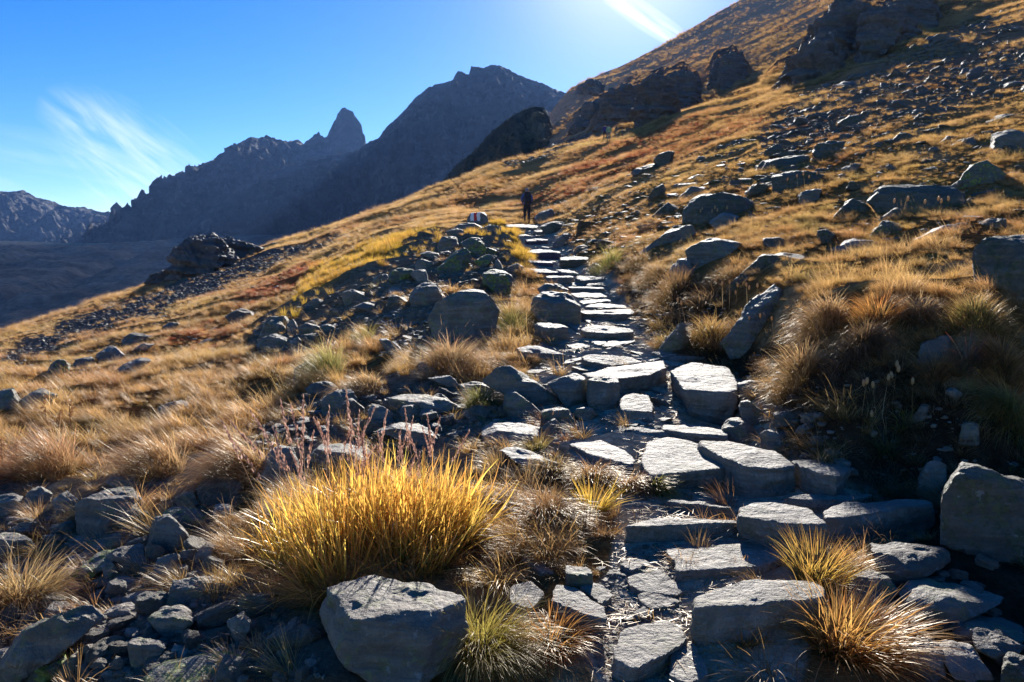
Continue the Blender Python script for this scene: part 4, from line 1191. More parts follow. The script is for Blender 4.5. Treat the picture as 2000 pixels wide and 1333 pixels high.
crag('jutting dark crag on the left skyline of the slope', [[(318,548),(350,510),(356,486),(378,474),(420,466),(440,485),(430,520),(365,548)], [(405,505),(416,470),(452,469),(492,480),(500,492),(455,515)], [(390,532),(402,498),(440,490),(464,500),(440,526)], [(335,540),(342,520),(362,512),(385,520),(375,540)]], 0.8)
B('crag', [(290,552),(300,540),(325,530),(338,533),(345,542),(320,556)], CLIFF, 'small low crag at the left foot of the jutting dark crag', 'crag', 5, 0.8, 0.0, 0.2, 30, 0.06, strata=1.2)
crag('large shadowed rock wall on the upper right slope', [[(1495,176),(1545,138),(1585,92),(1610,70),(1632,95),(1640,125),(1560,166)], [(1588,125),(1603,66),(1620,24),(1650,8),(1690,22),(1702,85),(1650,132)], [(1680,118),(1688,24),(1738,16),(1760,60),(1728,92)], [(1515,166),(1560,130),(1590,128),(1600,150),(1560,168)]], 0.5, 0.3)
crag('dark crag behind the right end of the rock wall', [[(1722,60),(1735,18),(1795,6),(1826,36),(1795,62)], [(1700,96),(1720,52),(1770,46),(1790,66),(1735,94)]], 0.5, 0.3)
crag('small pointed crag on the far slope', [[(1384,166),(1394,124),(1412,118),(1425,150),(1420,168)], [(1408,168),(1414,118),(1432,103),(1455,148),(1444,168)]], 0.6, 0.3)
crag('broad dark crag on the far slope below the skyline', [[(1240,236),(1248,180),(1285,154),(1310,165),(1312,222)], [(1296,222),(1300,160),(1340,142),(1368,174),(1342,214)], [(1262,242),(1275,205),(1318,200),(1325,226)]], 0.5, 0.3)
crag('long shaded crag joining the broad one on its left', [[(1116,246),(1146,212),(1175,198),(1190,222),(1170,250)], [(1165,246),(1178,196),(1215,176),(1246,172),(1246,234)], [(1150,254),(1170,228),(1215,225),(1225,244)]], 0.5, 0.3)
B('crag', [(1130,176),(1140,162),(1155,158),(1170,163),(1176,176)], CLIFF, 'little knob of rock on the right skyline', 'crag', 4, 0.6, 0.0, 0.3, 30, 0.06, dd=400)

# painted way mark
mk, n = mat_new('painted_rock')
tco = n('ShaderNodeTexCoord').outputs['Object']
sxz = n('ShaderNodeSeparateXYZ', {0: tco})
wob = n.math('MULTIPLY', n.math('SUBTRACT', n.noise(tco, 9.0, 3.0), 0.5), 0.09)
xx = n.math('ADD', sxz.outputs[0], wob)
zz = n.math('ADD', sxz.outputs[2], wob)
inz = n.math('MULTIPLY', n.math('GREATER_THAN', zz, 0.235), n.math('LESS_THAN', zz, 0.68))
red = n.math('MULTIPLY', n.math('MULTIPLY', n.math('GREATER_THAN', xx, -0.16), n.math('LESS_THAN', xx, -0.04)), inz)
wht = n.math('MULTIPLY', n.math('MULTIPLY', n.math('GREATER_THAN', xx, -0.30), n.math('LESS_THAN', xx, 0.09)), inz)
c = n.mix(n.step(n.noise(tco, 6.0, 5.0), 0.4, 0.65), (0.10, 0.105, 0.10), (0.17, 0.175, 0.17))
c = n.mix(wht, c, (0.80, 0.80, 0.78))
c = n.mix(red, c, (0.55, 0.03, 0.03))
pb = n('ShaderNodeBsdfPrincipled', {'Base Color': c, 'Roughness': 0.7, 'Normal': n('ShaderNodeBump', {'Height': n.noise(tco, 14.0, 5.0), 'Strength': 0.4, 'Distance': 0.02}).outputs[0]})
out(n, pb.outputs[0])
B('marker_stone', [(913,428),(919,417),(949,415),(955,434),(950,440),(913,440)], mk, 'way mark stone painted with a red stripe between two white ones', 'way mark', 5, 0.7, 0.05, 0.1, front=0.0, amp=0.02)
B('stone', [(880,448),(900,438),(940,439),(950,444),(925,452),(890,454)], ROCK, 'flat slab at the foot of the painted way mark', 'stone', 4, 0.8, -0.04)
B('stone', [(936,446),(955,440),(978,443),(975,456),(945,458)], ROCK, 'stone right below the painted way mark', 'stone', 4, 0.8, 0.0)
B('stone', [(872,452),(890,446),(908,452),(900,462),(876,462)], ROCK, 'stone at the left end of the way mark slabs', 'stone', 4, 0.8, 0.0)

# --- loose stones too alike to tell apart: shared shapes, each stone its own object
PROTO = {}


def protos(key, n, level, dims, mats, amp=0.04, flat=0.4):
    L = []
    for i in range(n):
        r = np.random.default_rng(hash((len(key), i, level)) % 9999)
        dm = [d * r.uniform(0.75, 1.25) for d in dims]
        v, f = rand_rock(sum(map(ord, key)) * 31 + i, level, dm, flat, amp)
        o = crisp(mesh_obj('stone', v, f, mats[i % len(mats)], link=False))
        L.append(o)
    PROTO[key] = L
    return L


def rand_in(poly, n, seed):
    r = np.random.default_rng(seed)
    p = np.array(poly, float)
    lo, hi = p.min(0), p.max(0)
    o = []
    while len(o) < n:
        q = r.uniform(lo, hi, (n * 3, 2))
        d = poly_dist(q[:, 0], q[:, 1], poly)
        o += list(q[d > 0])
    return np.array(o[:n])


ANCH = [((760, 1210), 'big blue grey boulder'), ((910, 605), 'pointed boulder'), ((835, 575), 'squarish grey boulder'), ((880, 505), 'leaning green slab'), ((565, 645), 'little pile of stones'), ((1030, 750), 'long slanting stone'),
        ((665, 785), 'rounded grey boulder'), ((690, 800), 'block with a warm lit face'), ((745, 810), 'layered bright stone'), ((820, 790), 'smooth hump of rock'), ((840, 810), 'white shining stone'), ((790, 845), 'wide layered slab'), ((1000, 840), 'pale ledge of bedrock'),
        ((700, 832), 'small white stone'), ((215, 990), 'big smooth boulder'), ((126, 977), 'pale round stone'), ((358, 1015), 'yellow lichened cap stone'), ((430, 955), 'flat brownish stone'), ((255, 1095), 'square edged block'), ((195, 1050), 'long dark slab'), ((150, 1105), 'sloping lichened slab'),
        ((350, 1118), 'white oval pebble'), ((237, 1195), 'light rounded boulder'), ((70, 1185), 'tan sunlit stone'), ((100, 1250), 'long sloping dark slab'), ((340, 1208), 'dark pitted boulder'), ((95, 1295), 'yellow green lichened stone'), ((450, 1310), 'lichen patched bedrock'), ((20, 1060), 'rounded rock at the edge'), ((540, 900), 'tall grey stone behind the seed heads'),
        ((1930, 990), 'tall dark block'), ((1815, 930), 'knobby glinting rock'), ((1720, 1030), 'wedge shaped block'), ((1775, 1095), 'stone with one sunlit edge'), ((1860, 1170), 'big rounded gully boulder'), ((1885, 1285), 'glittering white block'), ((1945, 1260), 'tilted half lit rock'), ((1660, 1230), 'large orange yellow tuft'), ((1480, 930), 'second broad path slab'), ((1590, 935), 'dark stone at the bank foot'),
        ((1400, 400), 'widest boulder'), ((1297, 310), 'lone dark boulder'), ((1530, 315), 'slab with a bright edge'), ((1560, 350), 'long flat topped block'), ((1580, 383), 'square dark block'), ((1665, 405), 'humped boulder'), ((1790, 390), 'long low boulder'), ((1915, 345), 'mossy pyramid boulder'), ((1970, 275), 'ridge backed boulder'), ((1400, 490), 'blue grey bank slab'), ((1500, 520), 'wide greenish slab'),
        ((1300, 470), 'long sloping bank slab'), ((1660, 477), 'thin whitish slab'), ((1510, 474), 'square white topped stone'), ((1618, 294), 'dark green boulder'), ((1300, 410), 'twin peaked rock'), ((1345, 375), 'slanting grey slab'), ((1730, 450), 'lichen crusted boulder'), ((1765, 268), 'dark rounded boulder'), ((1955, 235), 'long slab under the scree'), ((1610, 100), 'large shadowed rock wall'), ((1765, 45), 'crag behind the rock wall'), ((1660, 236), 'boulder at the scree foot')]
ORD = ['closest', 'second closest', 'third closest', 'fourth closest', 'fifth closest', 'sixth closest', 'seventh closest', 'eighth closest', 'ninth closest', 'tenth closest', 'eleventh closest', 'twelfth closest']
USED = {}


def relabel(objs, noun):
    """name each loose stone by its place next to a stone one can find"""
    bins = {}
    for o, (px, py) in objs:
        dd = [math.hypot(px - p[0], (py - p[1]) * 1.3) for p, _ in ANCH]
        k = int(np.argmin(dd))
        dx, dy = px - ANCH[k][0][0], (py - ANCH[k][0][1]) * 1.3
        side = ('right of' if dx > 0 else 'left of') if abs(dx) > abs(dy) else ('below' if dy > 0 else 'above')
        bins.setdefault((k, side), []).append((dd[k], o))
    for (k, side), L in bins.items():
        for i, (_, o) in enumerate(sorted(L, key=lambda q: q[0])):
            if i < len(ORD):
                o['label'] = '%s %s %s the %s' % (ORD[i], noun, side, ANCH[k][1])


def scatter(key, poly, n, px_lo, px_hi, name, label, cat, group, seed, stuff=False, tiltmax=0.5, zoff=-0.12, parent=None):
    r = np.random.default_rng(seed)
    q = rand_in(poly, n, seed)
    x, y, z, ok = hit(q[:, 0], q[:, 1])
    L = PROTO[key]
    vs, fs, mi, base, made = [], [], [], 0, []
    for i in range(n):
        if not ok[i]:
            continue
        size = px_lo * (px_hi / px_lo) ** (r.random() ** 1.8) / F * y[i]
        src = L[r.integers(len(L))]
        rot = (r.normal(scale=tiltmax * 0.5), r.normal(scale=tiltmax * 0.5), r.uniform(0, 6.28))
        s = size * np.array([1, r.uniform(0.75, 1.2), r.uniform(0.7, 1.25)])
        loc = (x[i], y[i], z[i] + zoff * size + 0.12 * size)
        if not stuff:
            o = src.copy()
            o.name = name
            COL.objects.link(o)
            if parent:
                o.parent = parent
                loc = tuple(np.array(loc) - np.array(parent.location))
            o.location, o.rotation_euler, o.scale = loc, rot, s
            if cat:
                tag(o, label, cat, group)
                made.append((o, proj(x[i], y[i], z[i])))
        else:
            me = src.data
            co = np.empty(len(me.vertices) * 3, np.float32)
            me.vertices.foreach_get('co', co)
            co = co.reshape(-1, 3) * s
            cz, sz = math.cos(rot[2]), math.sin(rot[2])
            cx_, sx_ = math.cos(rot[0]), math.sin(rot[0])
            co = np.c_[co[:, 0], co[:, 1] * cx_ - co[:, 2] * sx_, co[:, 1] * sx_ + co[:, 2] * cx_]
            co = np.c_[co[:, 0] * cz - co[:, 1] * sz, co[:, 0] * sz + co[:, 1] * cz, co[:, 2]] + loc
            fi = np.empty(len(me.polygons) * 3, np.int32)
            me.polygons.foreach_get('vertices', fi)
            vs.append(co)
            fs.append(fi.reshape(-1, 3) + base)
            mi.append(np.full(len(me.polygons), L.index(src) % MATN[key]))
            base += len(co)
    if made:
        relabel(made, NOUN[group])
    if stuff and vs:
        o = mesh_obj(name, np.concatenate(vs), np.concatenate(fs), None, parent)
        if parent:
            o.location = -np.array(parent.location)
        for m in MATS[key]:
            o.data.materials.append(m)
        o.data.polygons.foreach_set('material_index', np.concatenate(mi).astype(np.int32))
        crisp(o)
        kind(o, 'stuff', label)
        return o


MATN, MATS = {}, {}
NOUN = {'loose stones of the left rubble': 'loose stone', 'loose stones above the seed heads': 'loose rubble stone', 'flat stones beside the pointed boulder': 'thin flat stone', 'loose stones of the shaded gully': 'dark loose stone', 'boulders strewn over the right slope': 'grey green boulder', 'boulders of the upper right scree': 'angular scree boulder'}
for key, cnt, lvl, dims, mats, amp in (('mid', 14, 5, (1, 0.85, 0.5), [ROCK, ROCKP, ROCK, ROCKB, ROCK], 0.045), ('fill', 14, 4, (1, 0.85, 0.48), [ROCK, ROCKP, ROCK, ROCKB, ROCK], 0.045), ('flat', 12, 5, (1, 0.8, 0.22), [ROCK, ROCKP, SLAB, ROCK], 0.03),
                                       ('small', 14, 3, (1, 0.8, 0.42), [ROCK, ROCKP, ROCK, ROCKB], 0.05), ('scree', 14, 3, (1, 0.8, 0.45), [SCREE], 0.05), ('tiny', 10, 2, (1, 0.8, 0.45), [ROCK, ROCKP, ROCKB], 0.06), ('chip', 10, 2, (1, 0.8, 0.4), [SCREE], 0.06), ('green', 12, 5, (1, 0.8, 0.42), [ROCKG, ROCK], 0.05), ('sheet', 10, 3, (1, 0.75, 0.2), [ROCKG, ROCK, ROCK], 0.04)):
    protos(key, cnt, lvl, dims, mats, amp)
    MATN[key], MATS[key] = len(mats), mats

RB_L = [(0,1010),(110,1000),(290,1030),(420,1070),(430,1160),(600,1230),(640,1330),(0,1330)]
scatter('mid', RB_L, 84, 30, 84, 'stone', 'loose stone of the dark rubble below the tan grass at the left', 'stone', 'loose stones of the left rubble', 101, zoff=0.04)
scatter('fill', RB_L, 150, 16, 44, 'rubble', 'smaller angular stones filling the left rubble', None, None, 141, True, zoff=0.0)
scatter('small', RB_L, 1100, 6, 30, 'rubble', 'small stones of the left rubble', None, None, 102, True)
RB_M = [(600,770),(640,750),(760,760),(900,760),(1000,800),(1060,860),(900,860),(760,850),(640,850),(480,930),(440,900)]
scatter('mid', RB_M, 42, 20, 54, 'stone', 'loose stone in the rubble above the red seed heads', 'stone', 'loose stones above the seed heads', 103, zoff=0.02)
scatter('fill', RB_M, 110, 12, 36, 'rubble', 'angular stones filling the rubble above the seed heads', None, None, 142, True, zoff=0.0)
scatter('small', RB_M, 420, 5, 24, 'rubble', 'small stones above the yellow grass clump', None, None, 104, True)
RB_U = [(640,610),(700,585),(760,540),(850,500),(900,470),(1000,520),(930,540),(840,600),(830,660),(780,690),(720,680)]
scatter('flat', RB_U, 44, 16, 44, 'stone', 'thin flat stone strewn left of the pointed boulder', 'stone', 'flat stones beside the pointed boulder', 105, tiltmax=0.35)
scatter('small', RB_U, 320, 5, 18, 'rubble', 'broken flat chips strewn round the upper stone heap', None, None, 106, True)
scatter('small', [(480,690),(510,630),(640,630),(760,640),(760,700),(640,690)], 150, 5, 16, 'rubble', 'chips round the little stone pile on the left', None, None, 107, True)
scatter('flat', [(1100,1130),(1200,1060),(1300,1050),(1330,1170),(1360,1260),(1340,1330),(1190,1330),(1130,1230)], 44, 16, 56, 'stone', None, None, None, 131, tiltmax=0.25, parent=path, zoff=-0.16)
scatter('flat', [(1230,960),(1440,1000),(1440,1050),(1300,1060),(1210,1030)], 12, 16, 50, 'stone', None, None, None, 132, tiltmax=0.25, parent=path, zoff=-0.16)
scatter('flat', [(1000,690),(1120,650),(1300,640),(1320,690),(1480,740),(1500,850),(1400,880),(1230,860),(1100,800)], 80, 18, 58, 'stone', None, None, None, 133, tiltmax=0.3, parent=path, zoff=-0.16)
scatter('flat', [(1010,445),(1080,440),(1130,500),(1190,545),(1240,600),(1180,620),(1110,590),(1050,520)], 60, 10, 32, 'stone', None, None, None, 134, tiltmax=0.3, parent=path, zoff=-0.14)
PTH_S = [(1180,1330),(1120,1210),(1200,1100),(1290,1040),(1330,1160),(1340,1230),(1300,1330)]
scatter('tiny', PTH_S, 1900, 3, 16, 'gravel', 'gravel and chips on the lower path', None, None, 108, True, parent=path)
scatter('small', [(1000,690),(1300,600),(1300,690),(1480,740),(1500,860),(1280,860),(1100,800)], 800, 3, 20, 'gravel', 'chips between the stones of the middle path', None, None, 109, True, parent=path)
scatter('small', [(1010,440),(1080,440),(1180,540),(1230,600),(1120,600),(1040,500)], 220, 3, 14, 'gravel', 'chips between the stones of the upper path', None, None, 110, True, parent=path)
scatter('mid', [(1490,860),(1660,930),(1840,980),(1800,1060),(1960,1100),(2000,1330),(1800,1330),(1640,1180),(1620,1060),(1560,940)], 46, 24, 78, 'stone', 'dark loose stone in the shaded gully right of the path', 'stone', 'loose stones of the shaded gully', 111)
scatter('small', [(1500,760),(1600,900),(1840,980),(2000,1000),(2000,760),(1800,720)], 160, 4, 22, 'rubble', 'small stones stuck in the dark earth bank', None, None, 112, True)
scatter('small', [(1230,560),(1300,560),(1420,600),(1400,660),(1300,690)], 90, 4, 18, 'rubble', 'small stones in the bank beside the steps', None, None, 113, True)
HILL_R = [(1120,500),(1060,400),(1250,330),(1450,270),(1600,250),(1900,240),(2000,300),(2000,440),(1700,480),(1400,480),(1240,480)]
scatter('green', HILL_R, 62, 14, 44, 'boulder', 'grey green boulder sunk in the tawny grass of the right slope', 'boulder', 'boulders strewn over the right slope', 114)
scatter('sheet', HILL_R, 520, 7, 34, 'rubble', 'flat broken slabs strewn through the grass of the right slope', None, None, 135, True)
scatter('sheet', [(1100,430),(1250,400),(1330,440),(1240,480),(1190,500),(1120,490)], 120, 6, 26, 'rubble', 'broken slabs on the bank right of the upper path', None, None, 136, True)
scatter('sheet', RUB2, 520, 5, 22, 'rubble', 'broken flat stones over the upper heap', None, None, 137, True)
scatter('fill', [(1470,690),(1540,700),(1600,800),(1680,930),(1600,930),(1530,880)], 60, 10, 40, 'rubble', 'dark stones fallen along the foot of the earth bank', None, None, 138, True)
scatter('small', HILL_R, 300, 4, 12, 'rubble', 'small stones strewn over the right slope', None, None, 115, True)
scatter('scree', SCR2, 50, 20, 46, 'boulder', 'angular boulder of the upper right scree', 'boulder', 'boulders of the upper right scree', 116, tiltmax=0.8)
scatter('scree', SCR2, 900, 6, 24, 'scree', 'scree of angular blocks covering the upper right slope', None, None, 117, True, tiltmax=0.9)
scatter('scree', [(1300,330),(1480,262),(1500,300),(1650,275),(1800,252),(1650,330),(1420,380)], 130, 6, 24, 'scree', 'scattered blocks below the upper right scree', None, None, 118, True, tiltmax=0.8)
scatter('chip', SCR1, 1600, 3.5, 11, 'scree', 'strip of dark scree crossing the left slope', None, None, 119, True, tiltmax=0.8)
scatter('chip', SCR3, 500, 3, 9, 'scree', 'band of scree along the far edge of the slope', None, None, 120, True, tiltmax=0.8)
scatter('chip', [(440,492),(470,470),(545,463),(590,470),(500,485)], 160, 4, 10, 'scree', 'scree beside the left crag', None, None, 121, True)
scatter('sheet', [(20,720),(300,640),(560,620),(520,690),(250,750),(60,800)], 70, 7, 26, 'rubble', 'broken slabs lying in the grass of the left slope', None, None, 143, True)
scatter('small', [(0,690),(300,600),(600,520),(560,620),(300,700),(0,760)], 80, 5, 14, 'rubble', 'stones scattered on the left slope', None, None, 122, True)

# ------------------------------------------------------------------ grasses
def grass_mat(name, tinted, gloss=0.065, trans=0.6):
    m, n = mat_new(name)
    c = n('ShaderNodeAttribute', attribute_name='tone').outputs['Color']
    if tinted:
        c = n.mix(1.0, c, n('ShaderNodeAttribute', attribute_name='tint', attribute_type='INSTANCER').outputs['Color'], 'MULTIPLY')
    d = n('ShaderNodeBsdfDiffuse', {'Color': c}).outputs[0]
    t = n('ShaderNodeBsdfTranslucent', {'Color': n('ShaderNodeHueSaturation', {'Color': c, 'Saturation': 1.0, 'Value': 1.5}).outputs[0]}).outputs[0]
    a = n('ShaderNodeMixShader', {0: trans, 1: d, 2: t}).outputs[0]
    gl = n.math('MULTIPLY', gloss, n('ShaderNodeAttribute', attribute_name='tint', attribute_type='INSTANCER').outputs['Alpha']) if tinted else gloss
    g = n('ShaderNodeBsdfGlossy', {'Color': (0.9, 0.85, 0.78), 'Roughness': 0.38}).outputs[0]
    out(n, n('ShaderNodeMixShader', {0: gl, 1: a, 2: g}).outputs[0])
    return m


GRASS_T = grass_mat('turf_blades', True)
GRASS = grass_mat('tussock_blades', False)
SEEDM = grass_mat('seed_heads', False, 0.03, 0.35)


def blades(r, base, L, az, lean, curl, w, root, tip, seg=4, vary=0.25, mid=None):
    """strips of grass: arrays over blades; colours run from root to tip"""
    n = len(base)
    s = np.linspace(0, 1, seg + 1)
    th = lean[:, None] + curl[:, None] * s[None, 1:] ** 1.3
    th = np.clip(th, -2.6, 2.6)
    st = (L / seg)[:, None]
    hx = np.c_[np.zeros(n), np.cumsum(np.sin(th) * st, 1)]
    hz = np.c_[np.zeros(n), np.cumsum(np.cos(th) * st, 1)]
    P = np.stack([base[:, :1] + hx * np.cos(az)[:, None], base[:, 1:2] + hx * np.sin(az)[:, None], base[:, 2:] + hz], -1)
    fa = az + math.pi / 2 + r.normal(scale=0.7, size=n)
    W = np.stack([np.cos(fa), np.sin(fa), np.zeros(n)], -1)[:, None] * (w[:, None] * (1 - s[None] ** 2 * 0.92))[..., None] * 0.5
    V = np.stack([P - W, P + W], 2).reshape(-1, 3)
    b = (np.arange(n) * (seg + 1) * 2)[:, None] + (np.arange(seg) * 2)[None]
    Fc = np.stack([b, b + 1, b + 3, b + 2], -1).reshape(-1, 4)
    root, tip = np.asarray(root, float), np.asarray(tip, float)
    if root.ndim == 1:
        root = np.tile(root, (n, 1))
    if tip.ndim == 1:
        tip = np.tile(tip, (n, 1))
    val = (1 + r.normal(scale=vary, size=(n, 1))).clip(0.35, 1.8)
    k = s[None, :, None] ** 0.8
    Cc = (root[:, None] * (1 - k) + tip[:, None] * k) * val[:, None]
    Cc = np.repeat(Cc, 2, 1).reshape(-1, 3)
    return V, Fc, Cc


def join(parts):
    vs, fs, cs, o = [], [], [], 0
    for v, f, c in parts:
        vs.append(v)
        fs.append(f + o)
        cs.append(c)
        o += len(v)
    return np.concatenate(vs), np.concatenate(fs), np.concatenate(cs)


def grass_obj(name, parts, mat, parent=None, link=True):
    v, f, c = join(parts)
    o = mesh_obj(name, v, f, mat, parent, True, link)
    attr(o, 'tone', np.clip(c, 0, 1))
    return o


def disc(r, n, rad, flat=1.0):
    q = np.sqrt(r.random(n)) * rad
    a = r.uniform(0, 2 * math.pi, n)
    return np.c_[q * np.cos(a), q * np.sin(a) * flat, np.zeros(n)]


def tuft(r, n, rad, Lr, lean, curl, w, root, tip, wind=(-0.45, -0.15), seg=4, vary=0.25):
    b = disc(r, n, rad)
    outd = np.arctan2(b[:, 1], b[:, 0]) + r.normal(scale=0.7, size=n)
    ln = np.abs(r.normal(lean, lean * 0.5, n)) * (0.35 + np.hypot(b[:, 0], b[:, 1]) / rad)
    vx = np.cos(outd) * np.sin(ln) + wind[0]
    vy = np.sin(outd) * np.sin(ln) + wind[1]
    az = np.arctan2(vy, vx)
    ln = np.arctan2(np.hypot(vx, vy), np.cos(ln) + 0.25)
    L = r.uniform(*Lr, n)
    return blades(r, b, L, az, ln, np.abs(r.normal(curl, curl * 0.4, n)), w * r.uniform(0.6, 1.3, n), root, tip, seg, vary)


TUFTS = bpy.data.collections.new('turf_library')        # sources only, never linked to the scene
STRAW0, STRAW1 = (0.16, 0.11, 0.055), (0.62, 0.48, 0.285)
IDS = {}


def proto(kind_, i, parts):
    o = grass_obj('%02d_%s' % (len(TUFTS.objects), kind_), parts, GRASS_T, None, False)
    TUFTS.objects.link(o)
    IDS.setdefault(kind_, []).append(len(TUFTS.objects) - 1)


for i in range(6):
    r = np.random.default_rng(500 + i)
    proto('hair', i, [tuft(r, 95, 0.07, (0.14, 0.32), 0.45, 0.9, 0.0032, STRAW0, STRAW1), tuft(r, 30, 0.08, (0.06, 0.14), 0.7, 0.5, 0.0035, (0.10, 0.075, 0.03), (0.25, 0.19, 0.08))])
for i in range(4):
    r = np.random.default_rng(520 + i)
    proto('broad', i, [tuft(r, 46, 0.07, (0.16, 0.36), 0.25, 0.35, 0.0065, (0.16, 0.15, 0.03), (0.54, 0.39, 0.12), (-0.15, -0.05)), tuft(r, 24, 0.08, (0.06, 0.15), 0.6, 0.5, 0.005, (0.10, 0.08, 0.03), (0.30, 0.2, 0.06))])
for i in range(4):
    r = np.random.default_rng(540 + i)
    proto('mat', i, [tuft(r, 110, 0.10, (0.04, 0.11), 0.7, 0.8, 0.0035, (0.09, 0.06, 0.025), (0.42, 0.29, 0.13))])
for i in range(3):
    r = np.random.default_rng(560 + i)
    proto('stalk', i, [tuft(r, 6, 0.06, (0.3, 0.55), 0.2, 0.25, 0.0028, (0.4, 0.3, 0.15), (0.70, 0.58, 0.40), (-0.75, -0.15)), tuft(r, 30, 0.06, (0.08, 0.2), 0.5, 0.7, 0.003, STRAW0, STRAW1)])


def leaves(r, n, rad, hgt, size, c0, c1):
    """low shrub: little oval leaves spread through a dome"""
    p = r.normal(size=(n, 3))
    p /= np.linalg.norm(p, axis=1)[:, None]
    p *= (r.random(n) ** 0.4)[:, None]
    p = p * (rad, rad, hgt)
    p[:, 2] = np.abs(p[:, 2])
    u = r.normal(size=(n, 3))
    u /= np.linalg.norm(u, axis=1)[:, None]
    v = np.cross(u, r.normal(size=(n, 3)))
    v /= np.linalg.norm(v, axis=1)[:, None]
    s = (size * r.uniform(0.6, 1.3, n))[:, None]
    V = np.stack([p - u * s, p + v * s * 0.5, p + u * s, p - v * s * 0.5], 1).reshape(-1, 3)
    Fc = np.arange(n * 4).reshape(n, 4)
    t = r.random((n, 1))
    Cc = np.repeat(np.array(c0) * (1 - t) + np.array(c1) * t, 4, 0)
    return V, Fc, Cc


for i in range(3):
    r = np.random.default_rng(580 + i)
    proto('heath', i, [leaves(r, 170, 0.14, 0.12, 0.013, (0.12, 0.03, 0.015), (0.34, 0.11, 0.05)), tuft(r, 24, 0.1, (0.05, 0.13), 0.4, 0.3, 0.003, (0.06, 0.035, 0.02), (0.14, 0.08, 0.04), (0, 0))])

for i in range(3):
    r = np.random.default_rng(590 + i)
    nb = 60
    bb = disc(r, nb, 0.14)
    bb[:, 2] = 0.006 + r.random(nb) * 0.006
    proto('litter', i, [blades(r, bb, r.uniform(0.03, 0.10, nb), r.uniform(0, 6.28, nb), np.full(nb, 1.5), r.normal(scale=0.12, size=nb), 0.0028 * r.uniform(0.6, 1.3, nb), (0.30, 0.22, 0.13), (0.52, 0.40, 0.25), 3)])

gn = bpy.data.node_groups.new('turf_scatter', 'GeometryNodeTree')
gn.interface.new_socket('Geometry', in_out='INPUT', socket_type='NodeSocketGeometry')
gn.interface.new_socket('Geometry', in_out='OUTPUT', socket_type='NodeSocketGeometry')
g = N(gn)
gi, go = gn.nodes.new('NodeGroupInput'), gn.nodes.new('NodeGroupOutput')
ci = g('GeometryNodeCollectionInfo', {'Collection': TUFTS, 'Separate Children': True, 'Reset Children': True})


def nattr(nm, typ):
    x = gn.nodes.new('GeometryNodeInputNamedAttribute')
    x.data_type = typ
    x.inputs['Name'].default_value = nm
    return x.outputs['Attribute']


iop = g('GeometryNodeInstanceOnPoints', {'Points': gi.outputs[0], 'Instance': ci.outputs[0], 'Pick Instance': True, 'Instance Index': nattr('pick', 'INT'), 'Scale': nattr('size', 'FLOAT_VECTOR')})
e2r = g('FunctionNodeEulerToRotation', {0: nattr('turn', 'FLOAT_VECTOR')})
gn.links.new(e2r.outputs[0], iop.inputs['Rotation'])
gn.links.new(iop.outputs[0], go.inputs[0])


def turf(name, pos, pick, turn, size, tint, label):
    me = bpy.data.meshes.new(name)
    me.vertices.add(len(pos))
    me.vertices.foreach_set('co', np.asarray(pos, np.float32).ravel())
    o = bpy.data.objects.new(name, me)
    COL.objects.link(o)
    attr(o, 'pick', pick, 'INT')
    attr(o, 'turn', turn, 'FLOAT_VECTOR')
    attr(o, 'size', size, 'FLOAT_VECTOR')
    attr(o, 'tint', tint)
    md = o.modifiers.new('turf', 'NODES')
    md.node_group = gn
    me.materials.append(GRASS_T)
    kind(o, 'stuff', label)
    return o


ZG = {k: regrid(v) for k, v in dict(p=Zp, e=Ze, r=Zrub, s=np.maximum.reduce([Zs1, Zs3]), s2=Zs2, y=Zy, red=Zred, lf=lowf, lf2=lowf2).items()}


def zg(k, a, s):
    return bil(ZG[k], UA, S_AX, a, s)


PAL = np.array([(1.08, 0.77, 0.48), (1.10, 0.90, 0.60), (1.05, 0.88, 0.42), (0.58, 0.68, 0.36), (0.85, 0.44, 0.33), (0.52, 0.42, 0.38)])


